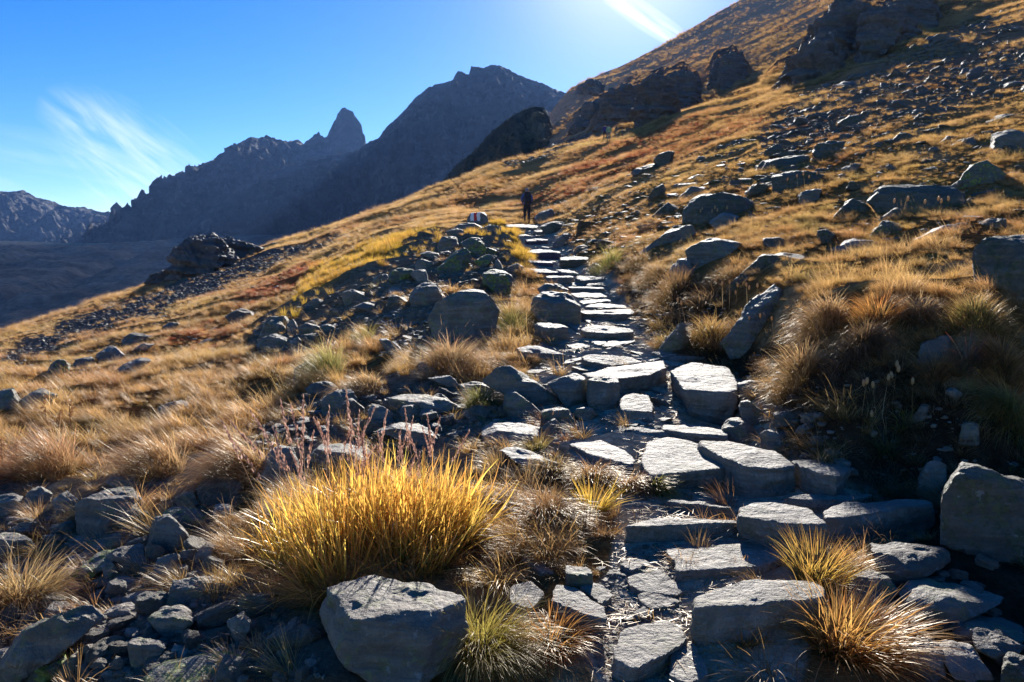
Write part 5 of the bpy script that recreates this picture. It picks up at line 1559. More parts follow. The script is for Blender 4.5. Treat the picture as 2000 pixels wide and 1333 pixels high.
def sow(name, n, y0, y1, seed, pw, kinds, hscale, label, dens, tint_w, amin=-0.82, amax=0.82):
    r = np.random.default_rng(seed)
    m = n * 8
    s = r.uniform(math.log(y0), math.log(y1), m)
    y = np.exp(s)
    a = r.uniform(amin, amax, m)
    keep = r.random(m) < (y / y1) ** pw
    a, s, y = a[keep], s[keep], y[keep]
    D = dens(a, s, y)
    # clumping: grass stands in tussocks with gaps between
    cn = perlin(np.stack([a * y / (0.055 * y + 0.12), s * 14, 0 * a + seed], -1), seed % 50)
    keep = r.random(len(a)) < D * smooth(cn, -0.5, 0.2)
    a, s, y = a[keep][:n], s[keep][:n], y[keep][:n]
    cn = cn[keep][:n]
    N_ = len(a)
    x = a * y
    z = H(x, y)
    kk = np.array([kinds[i] for i in range(len(kinds))], object)
    pick = np.zeros(N_, int)
    pr = r.random(N_)
    red = zg('red', a, s)
    yel = zg('y', a, s)
    names = []
    for i in range(N_):
        if red[i] > 0.35 and pr[i] < 0.4 * red[i]:
            kd = 'heath'
        elif yel[i] > 0.5 and pr[i] < 0.7:
            kd = 'broad'
        else:
            kd = kinds[int(r.random() * len(kinds))]
        L = IDS[kd]
        pick[i] = L[int(r.random() * len(L))]
    turn = np.c_[r.normal(scale=0.1, size=N_), r.normal(scale=0.1, size=N_), r.normal(scale=0.9, size=N_)]
    sc_ = hscale(a, y) * r.uniform(0.65, 1.3, N_) * (0.45 + 0.85 * smooth(cn, -0.35, 0.5))
    size = np.c_[sc_ * 1.1, sc_ * 1.1, sc_ * r.uniform(0.75, 1.15, N_)]
    lf, lf2 = zg('lf', a, s), zg('lf2', a, s)
    w = np.stack(tint_w(a, y, lf, lf2, red, yel), -1) + r.random((N_, 6)) ** 3 * 0.35
    cell = 0.09 * y + 0.25
    for k in range(6):                                   # each tussock patch keeps to its own hue
        w[:, k] *= np.exp(2.6 * perlin(np.stack([x / cell, s * 9, 0 * a + k * 5.1], -1), 200 + k))
    w /= w.sum(1, keepdims=True)
    tint = (w @ PAL) * r.uniform(0.75, 1.25, (N_, 1)) * (1 - 0.2 * smooth(y, 130, 220))[:, None]
    tint = np.c_[tint, 1 - 0.8 * smooth(y, 50, 200)]
    return turf(name, np.c_[x, y, z - 0.012 * sc_], pick, turn, size, tint, label)


def d_main(a, s, y):
    return (1 - zg('p', a, s)) * (1 - 0.80 * zg('e', a, s)) * (1 - np.where(y < 9.5, 0.985, 0.92) * zg('r', a, s)) * (1 - 0.95 * zg('s', a, s)) * (1 - 0.85 * zg('s2', a, s))


def t_main(a, y, lf, lf2, red, yel):
    return (0.7 + 0 * a, 0.5 + smooth(y, 15, 50) * 0.8, 0.40 + 3.0 * yel + 1.1 * smooth(-lf, 0.0, 0.4), 0.75 * smooth(lf2, 0.05, 0.4), 0.15 + 1.6 * smooth(lf, 0.1, 0.4) + 2 * red, 0.25 * smooth(-lf2, 0.1, 0.4))


sow('grass', 9000, 3.6, 14, 901, 0.9, ['hair', 'hair', 'mat', 'mat', 'hair', 'stalk'], lambda a, y: np.where(a < 0.02, 0.64, 0.46), 'tawny grass near the path and on the left bank', d_main, t_main)
sow('grass', 48000, 11, 45, 902, 0.9, ['hair', 'mat', 'hair', 'mat', 'mat'], lambda a, y: np.where(a < 0.02, 0.5, 0.4) * (1.05 + 0.006 * y), 'tawny grass over the middle of the hillside', d_main, t_main)
sow('grass', 72000, 38, 130, 903, 1.1, ['mat', 'hair', 'mat'], lambda a, y: 0.62 + 0.011 * y, 'tawny grass over the upper hillside', d_main, t_main)
sow('grass', 26000, 120, 950, 907, 0.0, ['mat', 'mat', 'hair'], lambda a, y: 0.013 * y + 0.3, 'tawny grass over the far slope', lambda a, s, y: 0.9 * (a > 0.02) * (a < 0.75), lambda a, y, lf, lf2, red, yel: (0.4 + 0 * a, 1.6 + 0 * a, 0.1 + 0 * a, 0.1 + 0 * a, 0.3 + 0.6 * smooth(lf, 0.1, 0.4), 0.6 + 0 * a), amin=0.02, amax=0.75)
sow('grass', 2600, 4.2, 13, 904, 0.9, ['mat', 'mat', 'hair'], lambda a, y: 0.75 + 0 * y, 'sparse turf clinging to the earth bank, its tint darkened for shade', lambda a, s, y: zg('e', a, s) * 0.8 * (a > 0.02), lambda a, y, lf, lf2, red, yel: (0.3 + 0 * a, 0.1 + 0 * a, 0.02 + 0 * a, 0.4 + 0 * a, 0.5 + 0 * a, 1.8 + 0 * a))  # tint weights lean dark, painting the shade of the bank into the turf
sow('grass', 700, 2.7, 9, 905, 0.9, ['mat', 'hair'], lambda a, y: 0.55 + 0 * y, 'short grass between the stones', lambda a, s, y: np.maximum(zg('r', a, s) * 0.7, zg('p', a, s) * 0.12), t_main)


sow('straw', 1100, 2.7, 12, 906, 0.9, ['litter'], lambda a, y: 0.9 + 0 * y, 'dead straw lying on the path', lambda a, s, y: zg('p', a, s) * 0.8, t_main)


# --- tussocks seen one by one
def tussock(name, cx, by, w_px, h_px, n, style, root, tip, label, cat='tussock', wind=(-0.3, -0.1), w=0.0035, seed=0, dd=None, curl=0.9, lean=0.5, group=None):
    r = np.random.default_rng(seed or (int(cx) * 7 + int(by)))
    gx, gy, gz, _ = hit(cx, by)
    d = float(gy[0]) if dd is None else dd
    W, Hh = w_px / F * d, h_px / F * d
    d += 0.15 * W
    ac = float(ray(cx, by)[0])
    x0 = ac * d
    z0 = float(H(x0, d))
    rad = W * (0.30 if style == 'dome' else 0.36)
    b = disc(r, n, rad, 0.75)
    rr = np.hypot(b[:, 0], b[:, 1] / 0.75) / rad
    b[:, 2] = H(x0 + b[:, 0], d + b[:, 1]) - z0 - 0.01
    if style == 'dome':
        b[:, 2] += 0.35 * Hh * (1 - rr ** 2)
    od = np.arctan2(b[:, 1], b[:, 0]) + r.normal(scale=0.5, size=n)
    ln = (0.15 + lean * rr) * r.uniform(0.6, 1.4, n)
    vx, vy = np.cos(od) * np.sin(ln) + wind[0], np.sin(od) * np.sin(ln) + wind[1]
    az = np.arctan2(vy, vx)
    ln = np.arctan2(np.hypot(vx, vy), np.cos(ln))
    L = (Hh * (0.85 if style == 'dome' else 1.05)) * r.uniform(0.55, 1.12, n)
    mixc = r.random((n, 1)) ** 1.5
    tip = np.asarray(tip, float)
    tips = tip * (1 - mixc) + np.array([tip[0] * 0.8, tip[1] * 0.55, tip[2] * 0.5]) * mixc
    parts = [blades(r, b, L, az, ln, np.abs(r.normal(curl, curl * 0.35, n)), w * r.uniform(0.6, 1.3, n), root, tips, 5)]
    nd = n // 4
    b2 = disc(r, nd, rad * 1.05, 0.75)
    b2[:, 2] = H(x0 + b2[:, 0], d + b2[:, 1]) - z0
    parts.append(blades(r, b2, Hh * r.uniform(0.2, 0.5, nd), r.uniform(0, 6.28, nd), r.uniform(0.5, 1.2, nd), r.uniform(0.2, 0.9, nd), w * r.uniform(0.6, 1.2, nd), (0.07, 0.05, 0.025), (0.26, 0.17, 0.08), 3))
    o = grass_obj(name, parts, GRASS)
    o.location = (x0, d, z0)
    return tag(o, label, cat, group)


TAN0, TAN1 = (0.15, 0.105, 0.045), (0.62, 0.44, 0.22)
YEL0, YELT = (0.17, 0.17, 0.03), (0.66, 0.44, 0.07)
GRN0, GRN1 = (0.08, 0.10, 0.025), (0.34, 0.34, 0.10)
ORG0, ORG1 = (0.15, 0.10, 0.03), (0.58, 0.29, 0.07)

T = tussock
T('grass_tussock', 885, 732, 190, 78, 1500, 'dome', TAN0, (0.60, 0.42, 0.22), 'brown domed tussock below the pointed boulder', wind=(0.1, -0.3), curl=1.2)
T('grass_tussock', 868, 715, 70, 60, 260, 'up', GRN0, GRN1, 'green spray growing out of the brown domed tussock', wind=(-0.1, 0))
T('grass_tussock', 632, 738, 120, 78, 900, 'dome', GRN0, (0.52, 0.46, 0.16), 'pale green tussock among long tan grass, left of the trodden earth', wind=(-0.35, -0.1))
T('grass_tussock', 700, 768, 150, 50, 800, 'dome', TAN0, TAN1, 'tawny tussock hanging over the dark hollow above the rubble', wind=(-0.4, -0.4), curl=1.4)
T('grass_tussock', 945, 805, 112, 62, 900, 'dome', GRN0, (0.30, 0.28, 0.10), 'small dark green tussock between path and trodden earth', wind=(0.2, -0.3), curl=1.3)
T('grass_tussock', 1012, 762, 52, 40, 260, 'up', GRN0, GRN1, 'grass tuft growing on the long slanting stone')
T('grass_tussock', 1165, 962, 150, 70, 1300, 'dome', TAN0, (0.40, 0.24, 0.10), 'brown mossy tussock left of the two broad slabs', wind=(0.2, -0.4), curl=1.4)
T('grass_tussock', 1240, 965, 90, 60, 700, 'dome', TAN0, (0.44, 0.27, 0.12), 'brown drooping tussock between the mossy and the green one', wind=(0.5, -0.4), curl=1.4)
T('grass_tussock', 1285, 968, 55, 58, 420, 'dome', GRN0, (0.40, 0.36, 0.08), 'green drooping tuft touching the broad path slab', wind=(0.5, -0.3), curl=1.5)
T('grass_tussock', 1158, 1003, 70, 85, 170, 'up', YEL0, YELT, 'bright yellow spray on the dark mossy hump', wind=(0.15, 0), w=0.006, curl=0.4)
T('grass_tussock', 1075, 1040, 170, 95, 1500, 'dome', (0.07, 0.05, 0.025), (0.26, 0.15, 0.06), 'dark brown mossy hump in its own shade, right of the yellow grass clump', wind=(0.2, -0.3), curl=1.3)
T('grass_tussock', 1080, 940, 150, 55, 800, 'dome', TAN0, (0.38, 0.28, 0.11), 'olive tussock just right of the yellow clump top', wind=(0.1, -0.3), curl=1.2)
T('grass_tussock', 1045, 880, 60, 50, 260, 'up', GRN0, (0.34, 0.22, 0.07), 'dark green tuft in a nook of the pale bedrock')
T('grass_tussock', 1497, 1056, 70, 60, 90, 'up', YEL0, (0.56, 0.44, 0.09), 'spiky yellow green tuft between two step stones', wind=(0.3, 0), w=0.006, curl=0.3, lean=0.9)
T('grass_tussock', 950, 1290, 140, 150, 1500, 'up', GRN0, (0.44, 0.36, 0.08), 'fine green grass tuft right of the big blue grey boulder', wind=(0.25, -0.35), curl=1.1, w=0.0028)
T('grass_tussock', 1085, 1268, 140, 90, 420, 'up', ORG0, ORG1, 'sparse orange tuft at the lower left border of the path', wind=(0.2, -0.2), w=0.005, lean=0.8)
T('grass_tussock', 1600, 1155, 110, 120, 700, 'up', YEL0, (0.62, 0.40, 0.09), 'smaller upper orange tuft beside the thick block', wind=(0.3, 0.05), w=0.0045, curl=0.6)
T('grass_tussock', 1660, 1290, 170, 165, 1300, 'up', ORG0, (0.60, 0.36, 0.10), 'large orange yellow tuft leaning right beside the thick block', wind=(0.35, 0.0), w=0.006, curl=0.75, lean=0.7)
T('grass_tussock', 1460, 1262, 60, 55, 110, 'up', ORG0, ORG1, 'stubby reddish tuft before the thick block', w=0.005, wind=(0, 0))
T('grass_tussock', 1555, 760, 100, 95, 900, 'dome', TAN0, (0.62, 0.44, 0.20), 'pale sunlit tussock at the foot of the bank', wind=(-0.4, -0.2), curl=1.1)
T('grass_tussock', 1715, 625, 110, 60, 700, 'up', ORG0, (0.60, 0.28, 0.07), 'bright orange tuft on the top of the bank', wind=(-0.05, 0))
T('grass_tussock', 1820, 762, 90, 68, 800, 'dome', TAN0, (0.56, 0.33, 0.12), 'round orange tan tussock in the dark bank', wind=(-0.3, -0.2), curl=1.1)
T('grass_tussock', 1885, 725, 100, 70, 420, 'up', (0.07, 0.07, 0.02), (0.34, 0.10, 0.06), 'red and green spiky tuft right of the round tussock', w=0.004, lean=0.9)
T('grass_tussock', 1955, 735, 90, 80, 600, 'dome', ORG0, (0.50, 0.28, 0.11), 'rusty tussock on the bank near the right edge', wind=(-0.2, -0.2))
T('grass_tussock', 1965, 850, 120, 110, 1100, 'dome', GRN0, (0.42, 0.30, 0.09), 'green brown drooping tussock at the right picture edge', wind=(-0.4, -0.3), curl=1.3)
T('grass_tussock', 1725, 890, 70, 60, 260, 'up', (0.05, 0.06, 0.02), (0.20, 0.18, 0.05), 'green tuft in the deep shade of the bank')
T('grass_tussock', 1760, 835, 60, 34, 110, 'up', YEL0, (0.46, 0.38, 0.07), 'little yellow green tuft beside the glinting stone', w=0.005)
T('grass_tussock', 1900, 640, 170, 60, 1100, 'dome', GRN0, (0.40, 0.26, 0.10), 'broad dark tussock on the bank below the huge dark block', wind=(-0.2, -0.2))
T('grass_tussock', 1790, 640, 130, 60, 800, 'dome', TAN0, (0.55, 0.40, 0.20), 'silvery tussock overhanging a black hollow of the bank', wind=(-0.3, -0.3), curl=1.3)
T('grass_tussock', 1380, 685, 110, 62, 800, 'dome', ORG0, (0.50, 0.33, 0.11), 'tawny tussock wedged between the two leaning slabs', wind=(-0.3, -0.2), curl=1.1)
T('grass_tussock', 1185, 530, 80, 45, 500, 'dome', GRN0, (0.50, 0.42, 0.12), 'yellow green tussock on the right of the upper steps', wind=(-0.3, -0.2))
T('grass_tussock', 712, 668, 44, 48, 260, 'up', GRN0, (0.40, 0.34, 0.10), 'upright green tuft in the flat stone chips')
T('grass_tussock', 1000, 650, 70, 80, 420, 'dome', GRN0, (0.44, 0.32, 0.12), 'tan and green tuft right of the pointed boulder', wind=(-0.1, -0.2))
T('grass_tussock', 1310, 600, 100, 70, 700, 'dome', (0.07, 0.05, 0.02), (0.36, 0.22, 0.09), 'brown tussock capping the bank beside the steps', wind=(-0.4, -0.2))
T('grass_tussock', 470, 950, 220, 110, 1700, 'dome', TAN0, (0.62, 0.42, 0.20), 'big tawny tussock sweeping left over the rubble', wind=(-0.6, -0.35), curl=1.0)
T('grass_tussock', 300, 935, 200, 110, 1400, 'dome', TAN0, (0.62, 0.42, 0.21), 'tawny tussock at the lower border of the left grass', wind=(-0.5, -0.3), curl=0.9)
T('grass_tussock', 90, 935, 200, 110, 1400, 'dome', TAN0, (0.58, 0.36, 0.19), 'rusty tussock at the border of the grass near the left edge', wind=(-0.4, -0.2), curl=0.9)
T('grass_tussock', 45, 1180, 160, 130, 900, 'up', TAN0, (0.52, 0.38, 0.17), 'straw coloured tuft at the left edge among dark stones', wind=(0.2, -0.2), curl=1.0)
T('grass_tussock', 262, 1012, 80, 70, 300, 'up', TAN0, (0.46, 0.27, 0.13), 'thin dry tuft hanging on the right of the big smooth boulder', wind=(-0.1, -0.3))

T('grass_tussock', 1243, 528, 70, 40, 600, 'dome', TAN0, (0.46, 0.30, 0.13), 'brown tussock overhanging the bank beside the uppermost steps', wind=(-0.4, -0.3), curl=1.3)
T('grass_tussock', 1272, 556, 80, 46, 700, 'dome', TAN0, (0.44, 0.28, 0.12), 'brown tussock overhanging the bank below the long sloping slab', wind=(-0.4, -0.3), curl=1.3)
T('grass_tussock', 1420, 560, 110, 44, 800, 'dome', TAN0, (0.50, 0.32, 0.13), 'tan tussock fringing the bank left of the wide greenish slab', wind=(-0.4, -0.3), curl=1.3)
T('grass_tussock', 1600, 660, 130, 80, 1200, 'dome', TAN0, (0.56, 0.38, 0.18), 'pale brown tussock hanging over the bank above the sunlit one', wind=(-0.5, -0.3), curl=1.3)
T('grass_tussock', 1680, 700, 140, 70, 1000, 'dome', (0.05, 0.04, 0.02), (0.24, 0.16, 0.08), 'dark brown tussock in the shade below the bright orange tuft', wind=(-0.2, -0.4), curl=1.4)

# --- the big yellow clump of the foreground
rg = np.random.default_rng(77)
gx, gy, gz, _ = hit(700, 1150)
CY = float(gy[0]) + 0.32
CX = float(ray(715, 1100)[0]) * CY
CZ = float(H(CX, CY))
clump = empty('grass_clump', (CX, CY, CZ))
tag(clump, 'big yellow orange grass clump behind the blue grey boulder, with red seed heads', 'grass clump')
RX, RY = 0.48, 0.38


def clump_blades(n, Lr, w, root, tip, lean, curl, seg=5, vary=0.25, wind=(-0.02, 0.0)):
    sub = disc(np.random.default_rng(5), 16, 0.86)
    own = rg.integers(16, size=n)
    loc_ = disc(rg, n, 0.30)
    b = sub[own] + loc_
    rr = np.clip(np.hypot(b[:, 0], b[:, 1]), 0, 1.1)
    od_sub = np.arctan2(b[:, 1] * 0.6 + loc_[:, 1], b[:, 0] * 0.6 + loc_[:, 0])
    hs_ = np.random.default_rng(6).uniform(0.72, 1.1, 16)[own]
    b = b * (RX, RY, 1)
    b[:, 2] = H(CX + b[:, 0], CY + b[:, 1]) - CZ - 0.01
    od = od_sub + rg.normal(scale=0.8, size=n)
    ln = (0.10 + lean * rr ** 1.6) * rg.uniform(0.2, 1.6, n)
    vx, vy = np.cos(od) * np.sin(ln) + wind[0], np.sin(od) * np.sin(ln) + wind[1]
    L = rg.uniform(*Lr, n) * (1 - 0.22 * rr) * hs_
    t = rg.random((n, 1))
    tips = np.array(tip[0]) * (1 - t) + np.array(tip[1]) * t
    return blades(rg, b, L, np.arctan2(vy, vx), np.arctan2(np.hypot(vx, vy), np.cos(ln)), np.where(rg.random(n) < 0.12, 1.5, 1.0) * rg.normal(curl, 0.35, n), w * rg.uniform(0.5, 1.3, n), root, tips, seg, vary)


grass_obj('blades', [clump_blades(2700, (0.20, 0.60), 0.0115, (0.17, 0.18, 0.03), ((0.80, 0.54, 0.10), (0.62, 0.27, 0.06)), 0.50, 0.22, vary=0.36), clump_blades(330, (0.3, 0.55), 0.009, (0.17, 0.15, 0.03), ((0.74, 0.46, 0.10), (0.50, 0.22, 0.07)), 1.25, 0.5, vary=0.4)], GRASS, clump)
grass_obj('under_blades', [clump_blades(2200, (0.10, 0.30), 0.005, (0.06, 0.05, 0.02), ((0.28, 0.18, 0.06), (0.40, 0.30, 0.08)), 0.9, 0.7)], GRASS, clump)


def seed_head_mesh(seed, Ls, c0, c1, size, n=46, fan=0.28):
    """stalk carrying a loose panicle of small husks"""
    r = np.random.default_rng(seed)
    az, ln, cv = r.uniform(0, 6.28), r.uniform(0.02, 0.16), r.uniform(0.05, 0.3)
    one = np.zeros((1, 3))
    V, Fc, Cc = blades(r, one, np.array([Ls]), np.array([az]), np.array([ln]), np.array([cv]), np.array([size * 0.35]), (0.30, 0.20, 0.07), c1, 6, 0.0)
    mid = (V[0::2] + V[1::2]) / 2
    t = r.uniform(0.68, 1.0, n)
    k = np.clip(t * 6, 0, 5.999)
    i = k.astype(int)
    p = mid[i] * (1 - (k - i))[:, None] + mid[i + 1] * (k - i)[:, None]
    sp = fan * (1.02 - t) / 0.34
    ang = r.uniform(0, 6.28, n)
    d = np.c_[np.cos(ang) * sp, np.sin(ang) * sp, np.ones(n)]
    d /= np.linalg.norm(d, axis=1)[:, None]
    off = d * (Ls * 0.06)
    pp = p + np.c_[off[:, 0], off[:, 1], off[:, 2] * 0.3]
    s = (size * 1.0 * r.uniform(0.7, 1.3, n))[:, None]
    sd = np.cross(d, r.normal(size=(n, 3)))
    sd /= np.linalg.norm(sd, axis=1)[:, None]
    V2 = np.stack([pp - d * s * 1.5, pp + sd * s * 0.6, pp + d * s * 1.8, pp - sd * s * 0.6], 1).reshape(-1, 3)
    tt = r.random((n, 1))
    return (V, Fc, Cc), (V2, np.arange(n * 4).reshape(n, 4), np.repeat(np.array(c0) * (1 - tt) + np.array(c1) * tt, 4, 0))


SH = []
for i in range(6):
    o = grass_obj('seed_head', list(seed_head_mesh(700 + i, 0.62, (0.34, 0.17, 0.12), (0.62, 0.42, 0.32), 0.006, 60, 0.22)), SEEDM, None, False)
    SH.append(o.data)
for i in range(46):
    fx = rg.uniform(-0.98, 0.30) if i < 34 else rg.uniform(0.2, 0.9)
    o = bpy.data.objects.new('seed_head', SH[i % 6])
    COL.objects.link(o)
    o.parent = clump
    bx_, by_ = fx * RX, rg.uniform(0.0, 0.8) * RY
    o.location = (bx_, by_, float(H(CX + bx_, CY + by_)) - CZ)
    s = rg.uniform(0.85, 1.15) * (1.15 if fx < 0 else 0.9)
    o.scale = (s, s, s)
    o.rotation_euler = (rg.normal(scale=0.10), -0.10 + 0.42 * min(fx, 0) * 0.6 + rg.normal(scale=0.10), rg.uniform(0, 6.28) if i % 2 else 0)


# --- dried flower stalks and docks, each plant a thing
HEADM = grass_mat('dry_flower_heads', False, 0.05, 0.4)


def lathe(profile, seg=8, c=(0.3, 0.2, 0.1)):
    ang = np.linspace(0, 2 * math.pi, seg, endpoint=False)
    V = np.array([(r_ * math.cos(a), r_ * math.sin(a), z) for r_, z in profile for a in ang])
    m = len(profile)
    f = [(i * seg + j, i * seg + (j + 1) % seg, (i + 1) * seg + (j + 1) % seg, (i + 1) * seg + j) for i in range(m - 1) for j in range(seg)]
    return V, np.array(f), np.tile(c, (len(V), 1))


STEM, HEAD = [], []
for i in range(5):
    r = np.random.default_rng(800 + i)
    V, Fc, Cc = blades(r, np.zeros((2, 3)), np.array([1.0, 1.0]), np.array([0.4 * i] * 2), np.array([0.12, 0.12]), np.array([0.25 - 0.08 * i] * 2), np.array([0.014, 0.014]), (0.30, 0.20, 0.09), (0.46, 0.33, 0.17), 6, 0.0)
    o = grass_obj('stem', [(V, Fc, Cc)], HEADM, None, False)
    end = (V[12] + V[13]) / 2
    STEM.append((o.data, end))
    hv = lathe([(0.0, -0.5), (0.20, -0.3), (0.27, 0.0), (0.24, 0.35), (0.14, 0.62), (0.0, 0.7)], 7, (0.44, 0.29, 0.14))
    HEAD.append(grass_obj('seed_head', [hv], HEADM, None, False).data)


def stalk(px, by, ty, hs, label, group, lean=0.0):
    gx, gy, gz, _ = hit(px, by)
    d = float(gy[0])
    L = (by - ty) / F * d
    t = tag(empty('dried_flower', (float(gx[0]), d, float(H(gx[0], d)) - 0.01)), label, 'dried flower', group)
    k = PIECE_N[0] = PIECE_N[0] + 1
    me, end = STEM[k % 5]
    for nm, m in (('stem', me), ('seed_head', HEAD[k % 5])):
        o = bpy.data.objects.new(nm, m)
        COL.objects.link(o)
        o.parent = t
        if nm == 'stem':
            o.scale = (L, L, L)
        else:
            o.location = Vector(end) * L
            o.scale = (hs / F * d,) * 3
    t.rotation_euler = (random.uniform(-0.1, 0.1), lean + random.uniform(-0.12, 0.12), random.uniform(0, 6.28) if lean == 0 else 0)


RANK = ['leftmost', 'second from the left', 'third from the left', 'fourth from the left', 'fifth from the left', 'sixth from the left', 'seventh from the left', 'eighth from the left', 'ninth from the left', 'tenth from the left', 'eleventh from the left', 'twelfth from the left', 'fifth from the right', 'fourth from the right', 'third from the right', 'second from the right', 'rightmost']


def stalks(rows, hs, label, group, lean=0.0):
    for i, (px, by, ty) in enumerate(sorted(rows)):
        stalk(px, by, ty, hs, label + ', ' + RANK[i], group, lean)


stalks(((1683, 812, 738), (1700, 818, 742), (1712, 812, 748), (1722, 820, 732), (1728, 815, 714), (1742, 800, 708), (1757, 800, 728), (1782, 818, 738), (1705, 850, 806)), 13, 'dry brown flower stalk standing before the dark earth bank', 'flower stalks of the dark bank')
stalks(((1330, 650, 583), (1342, 650, 590), (1290, 640, 596), (1402, 600, 545), (1412, 605, 553), (1424, 605, 548), (1437, 600, 556), (1452, 610, 560), (1461, 612, 555), (1478, 605, 556), (1432, 590, 570), (1473, 660, 618), (1490, 662, 614), (1512, 660, 620), (1526, 672, 634), (1550, 650, 622)), 8, 'dry pale flower stalk growing round the leaning slabs', 'flower stalks round the leaning slabs')
stalks(((1366, 436, 412), (1376, 434, 408), (1386, 438, 412), (1396, 436, 406), (1404, 434, 410), (1411, 438, 405)), 7, 'pale flower stalk in front of the widest boulder', 'flower stalks before the widest boulder')
stalks(((1520, 372, 346), (1534, 374, 350), (1560, 376, 344), (1572, 376, 340), (1582, 374, 346), (1590, 372, 338)), 6, 'pale flower stalk before the long flat topped block', 'flower stalks before the flat topped block')
stalks(((1740, 425, 392), (1765, 428, 388), (1790, 425, 390), (1812, 430, 384), (1830, 425, 392), (1850, 420, 388)), 9, 'nodding grass stalk before the long low boulder', 'stalks before the long low boulder', 0.15)

for (px, by, hpx), lab in zip(((138, 835, 48), (118, 835, 30), (6, 925, 70), (34, 925, 60), (90, 830, 55)), ('tallest brown dock stalk in the left grass, topped by a round cluster', 'short brown dock stalk left of the tallest one', 'brown dock stalk at the left picture edge', 'brown dock stalk just inside the left picture edge', 'thin brown dock stalk near the boulder with split top')):
    gx, gy, gz, _ = hit(px, by)
    d = float(gy[0])
    Hh = hpx / F * d
    t = tag(empty('dock_plant', (float(gx[0]), d, float(gz[0]))), lab, 'dock plant', 'dried docks in the left grass')
    r = np.random.default_rng(px)
    st = lathe([(0.006, -0.02), (0.005, Hh * 0.5), (0.003, Hh)], 6, (0.22, 0.11, 0.05))
    grass_obj('stem', [st], HEADM, t)
    for k in range(4):
        lv = leaves(r, 60, 0.028 * r.uniform(0.7, 1.2), 0.04, 0.008, (0.22, 0.10, 0.04), (0.42, 0.22, 0.08))
        o = grass_obj('seed_cluster', [lv], HEADM, t)
        o.location = (r.normal(scale=0.012), r.normal(scale=0.012), Hh * (0.45 + 0.17 * k))

# --- people
def cloth(name, col, rough=0.85):
    m, n = mat_new(name)
    tcx = n('ShaderNodeTexCoord').outputs['Object']
    nz = n.noise(tcx, 22.0, 4.0)
    c_ = n.mix(n.step(nz, 0.35, 0.65), tuple(x * 0.75 for x in col), col)
    b_ = n('ShaderNodeBsdfPrincipled', {'Base Color': c_, 'Roughness': rough, 'Normal': n('ShaderNodeBump', {'Height': n.noise(tcx, 9.0, 4.0), 'Strength': 0.5, 'Distance': 0.02}).outputs[0]})
    out(n, b_.outputs[0])
    return m


SKIN = cloth('skin', (0.42, 0.25, 0.18), 0.55)
HAIR = cloth('hair', (0.09, 0.07, 0.06))


def skin_mesh(name, pts, edges, rad, mats, pick):
    me = bpy.data.meshes.new(name)
    me.from_pydata([tuple(p) for p in pts], edges, [])
    o = bpy.data.objects.new(name, me)
    COL.objects.link(o)
    o.modifiers.new('skin', 'SKIN')
    for v, rr in zip(me.skin_vertices[0].data, rad):
        v.radius = rr if isinstance(rr, tuple) else (rr, rr)
    me.skin_vertices[0].data[0].use_root = True
    o.modifiers.new('sub', 'SUBSURF').levels = 2
    dg = bpy.context.evaluated_depsgraph_get()
    m2 = bpy.data.meshes.new_from_object(o.evaluated_get(dg))
    bpy.data.objects.remove(o)
    m2.name = name
    m2.materials.clear()
    for m in mats:
        m2.materials.append(m)
    for p in m2.polygons:
        p.material_index = pick(p.center)
        p.use_smooth = True
    o = bpy.data.objects.new(name, m2)
    COL.objects.link(o)
    return o


def finger_set(bm, wrist, tip, up):
    """four bent fingers and a thumb at the end of a hand"""
    w_, t_ = Vector(wrist), Vector(tip)
    d = (t_ - w_).normalized()
    s = d.cross(Vector(up)).normalized()
    up = s.cross(d)
    for k in range(5):
        if k < 4:
            base = w_ + d * 0.085 + s * (k - 1.5) * 0.019
            Ls, dirs = (0.062, 0.072, 0.068, 0.052)[k], [(d * 0.85 + up * -0.5), (d * 0.4 - up * 0.9)]
        else:
            base = w_ + d * 0.03 + s * -0.036
            Ls, dirs = 0.055, [(d * 0.7 - s * 0.7), (d * 0.9 - s * 0.1 - up * 0.4)]
        prev = None
        p = base.copy()
        ring = []
        for j in range(3):
            rr = 0.0095 - 0.0015 * j
            dd = dirs[min(j, 1)].normalized()
            a1 = dd.orthogonal().normalized()
            a2 = dd.cross(a1)
            vs = [bm.verts.new(p + (a1 * math.cos(q) + a2 * math.sin(q)) * rr) for q in (0, 1.05, 2.1, 3.14, 4.19, 5.24)]
            if ring:
                for q in range(6):
                    bm.faces.new((ring[q], ring[(q + 1) % 6], vs[(q + 1) % 6], vs[q]))
            ring = vs
            p = p + dd * Ls * 0.5
        tipv = bm.verts.new(p - dirs[1].normalized() * Ls * 0.35)
        for q in range(6):
            bm.faces.new((ring[q], ring[(q + 1) % 6], tipv))


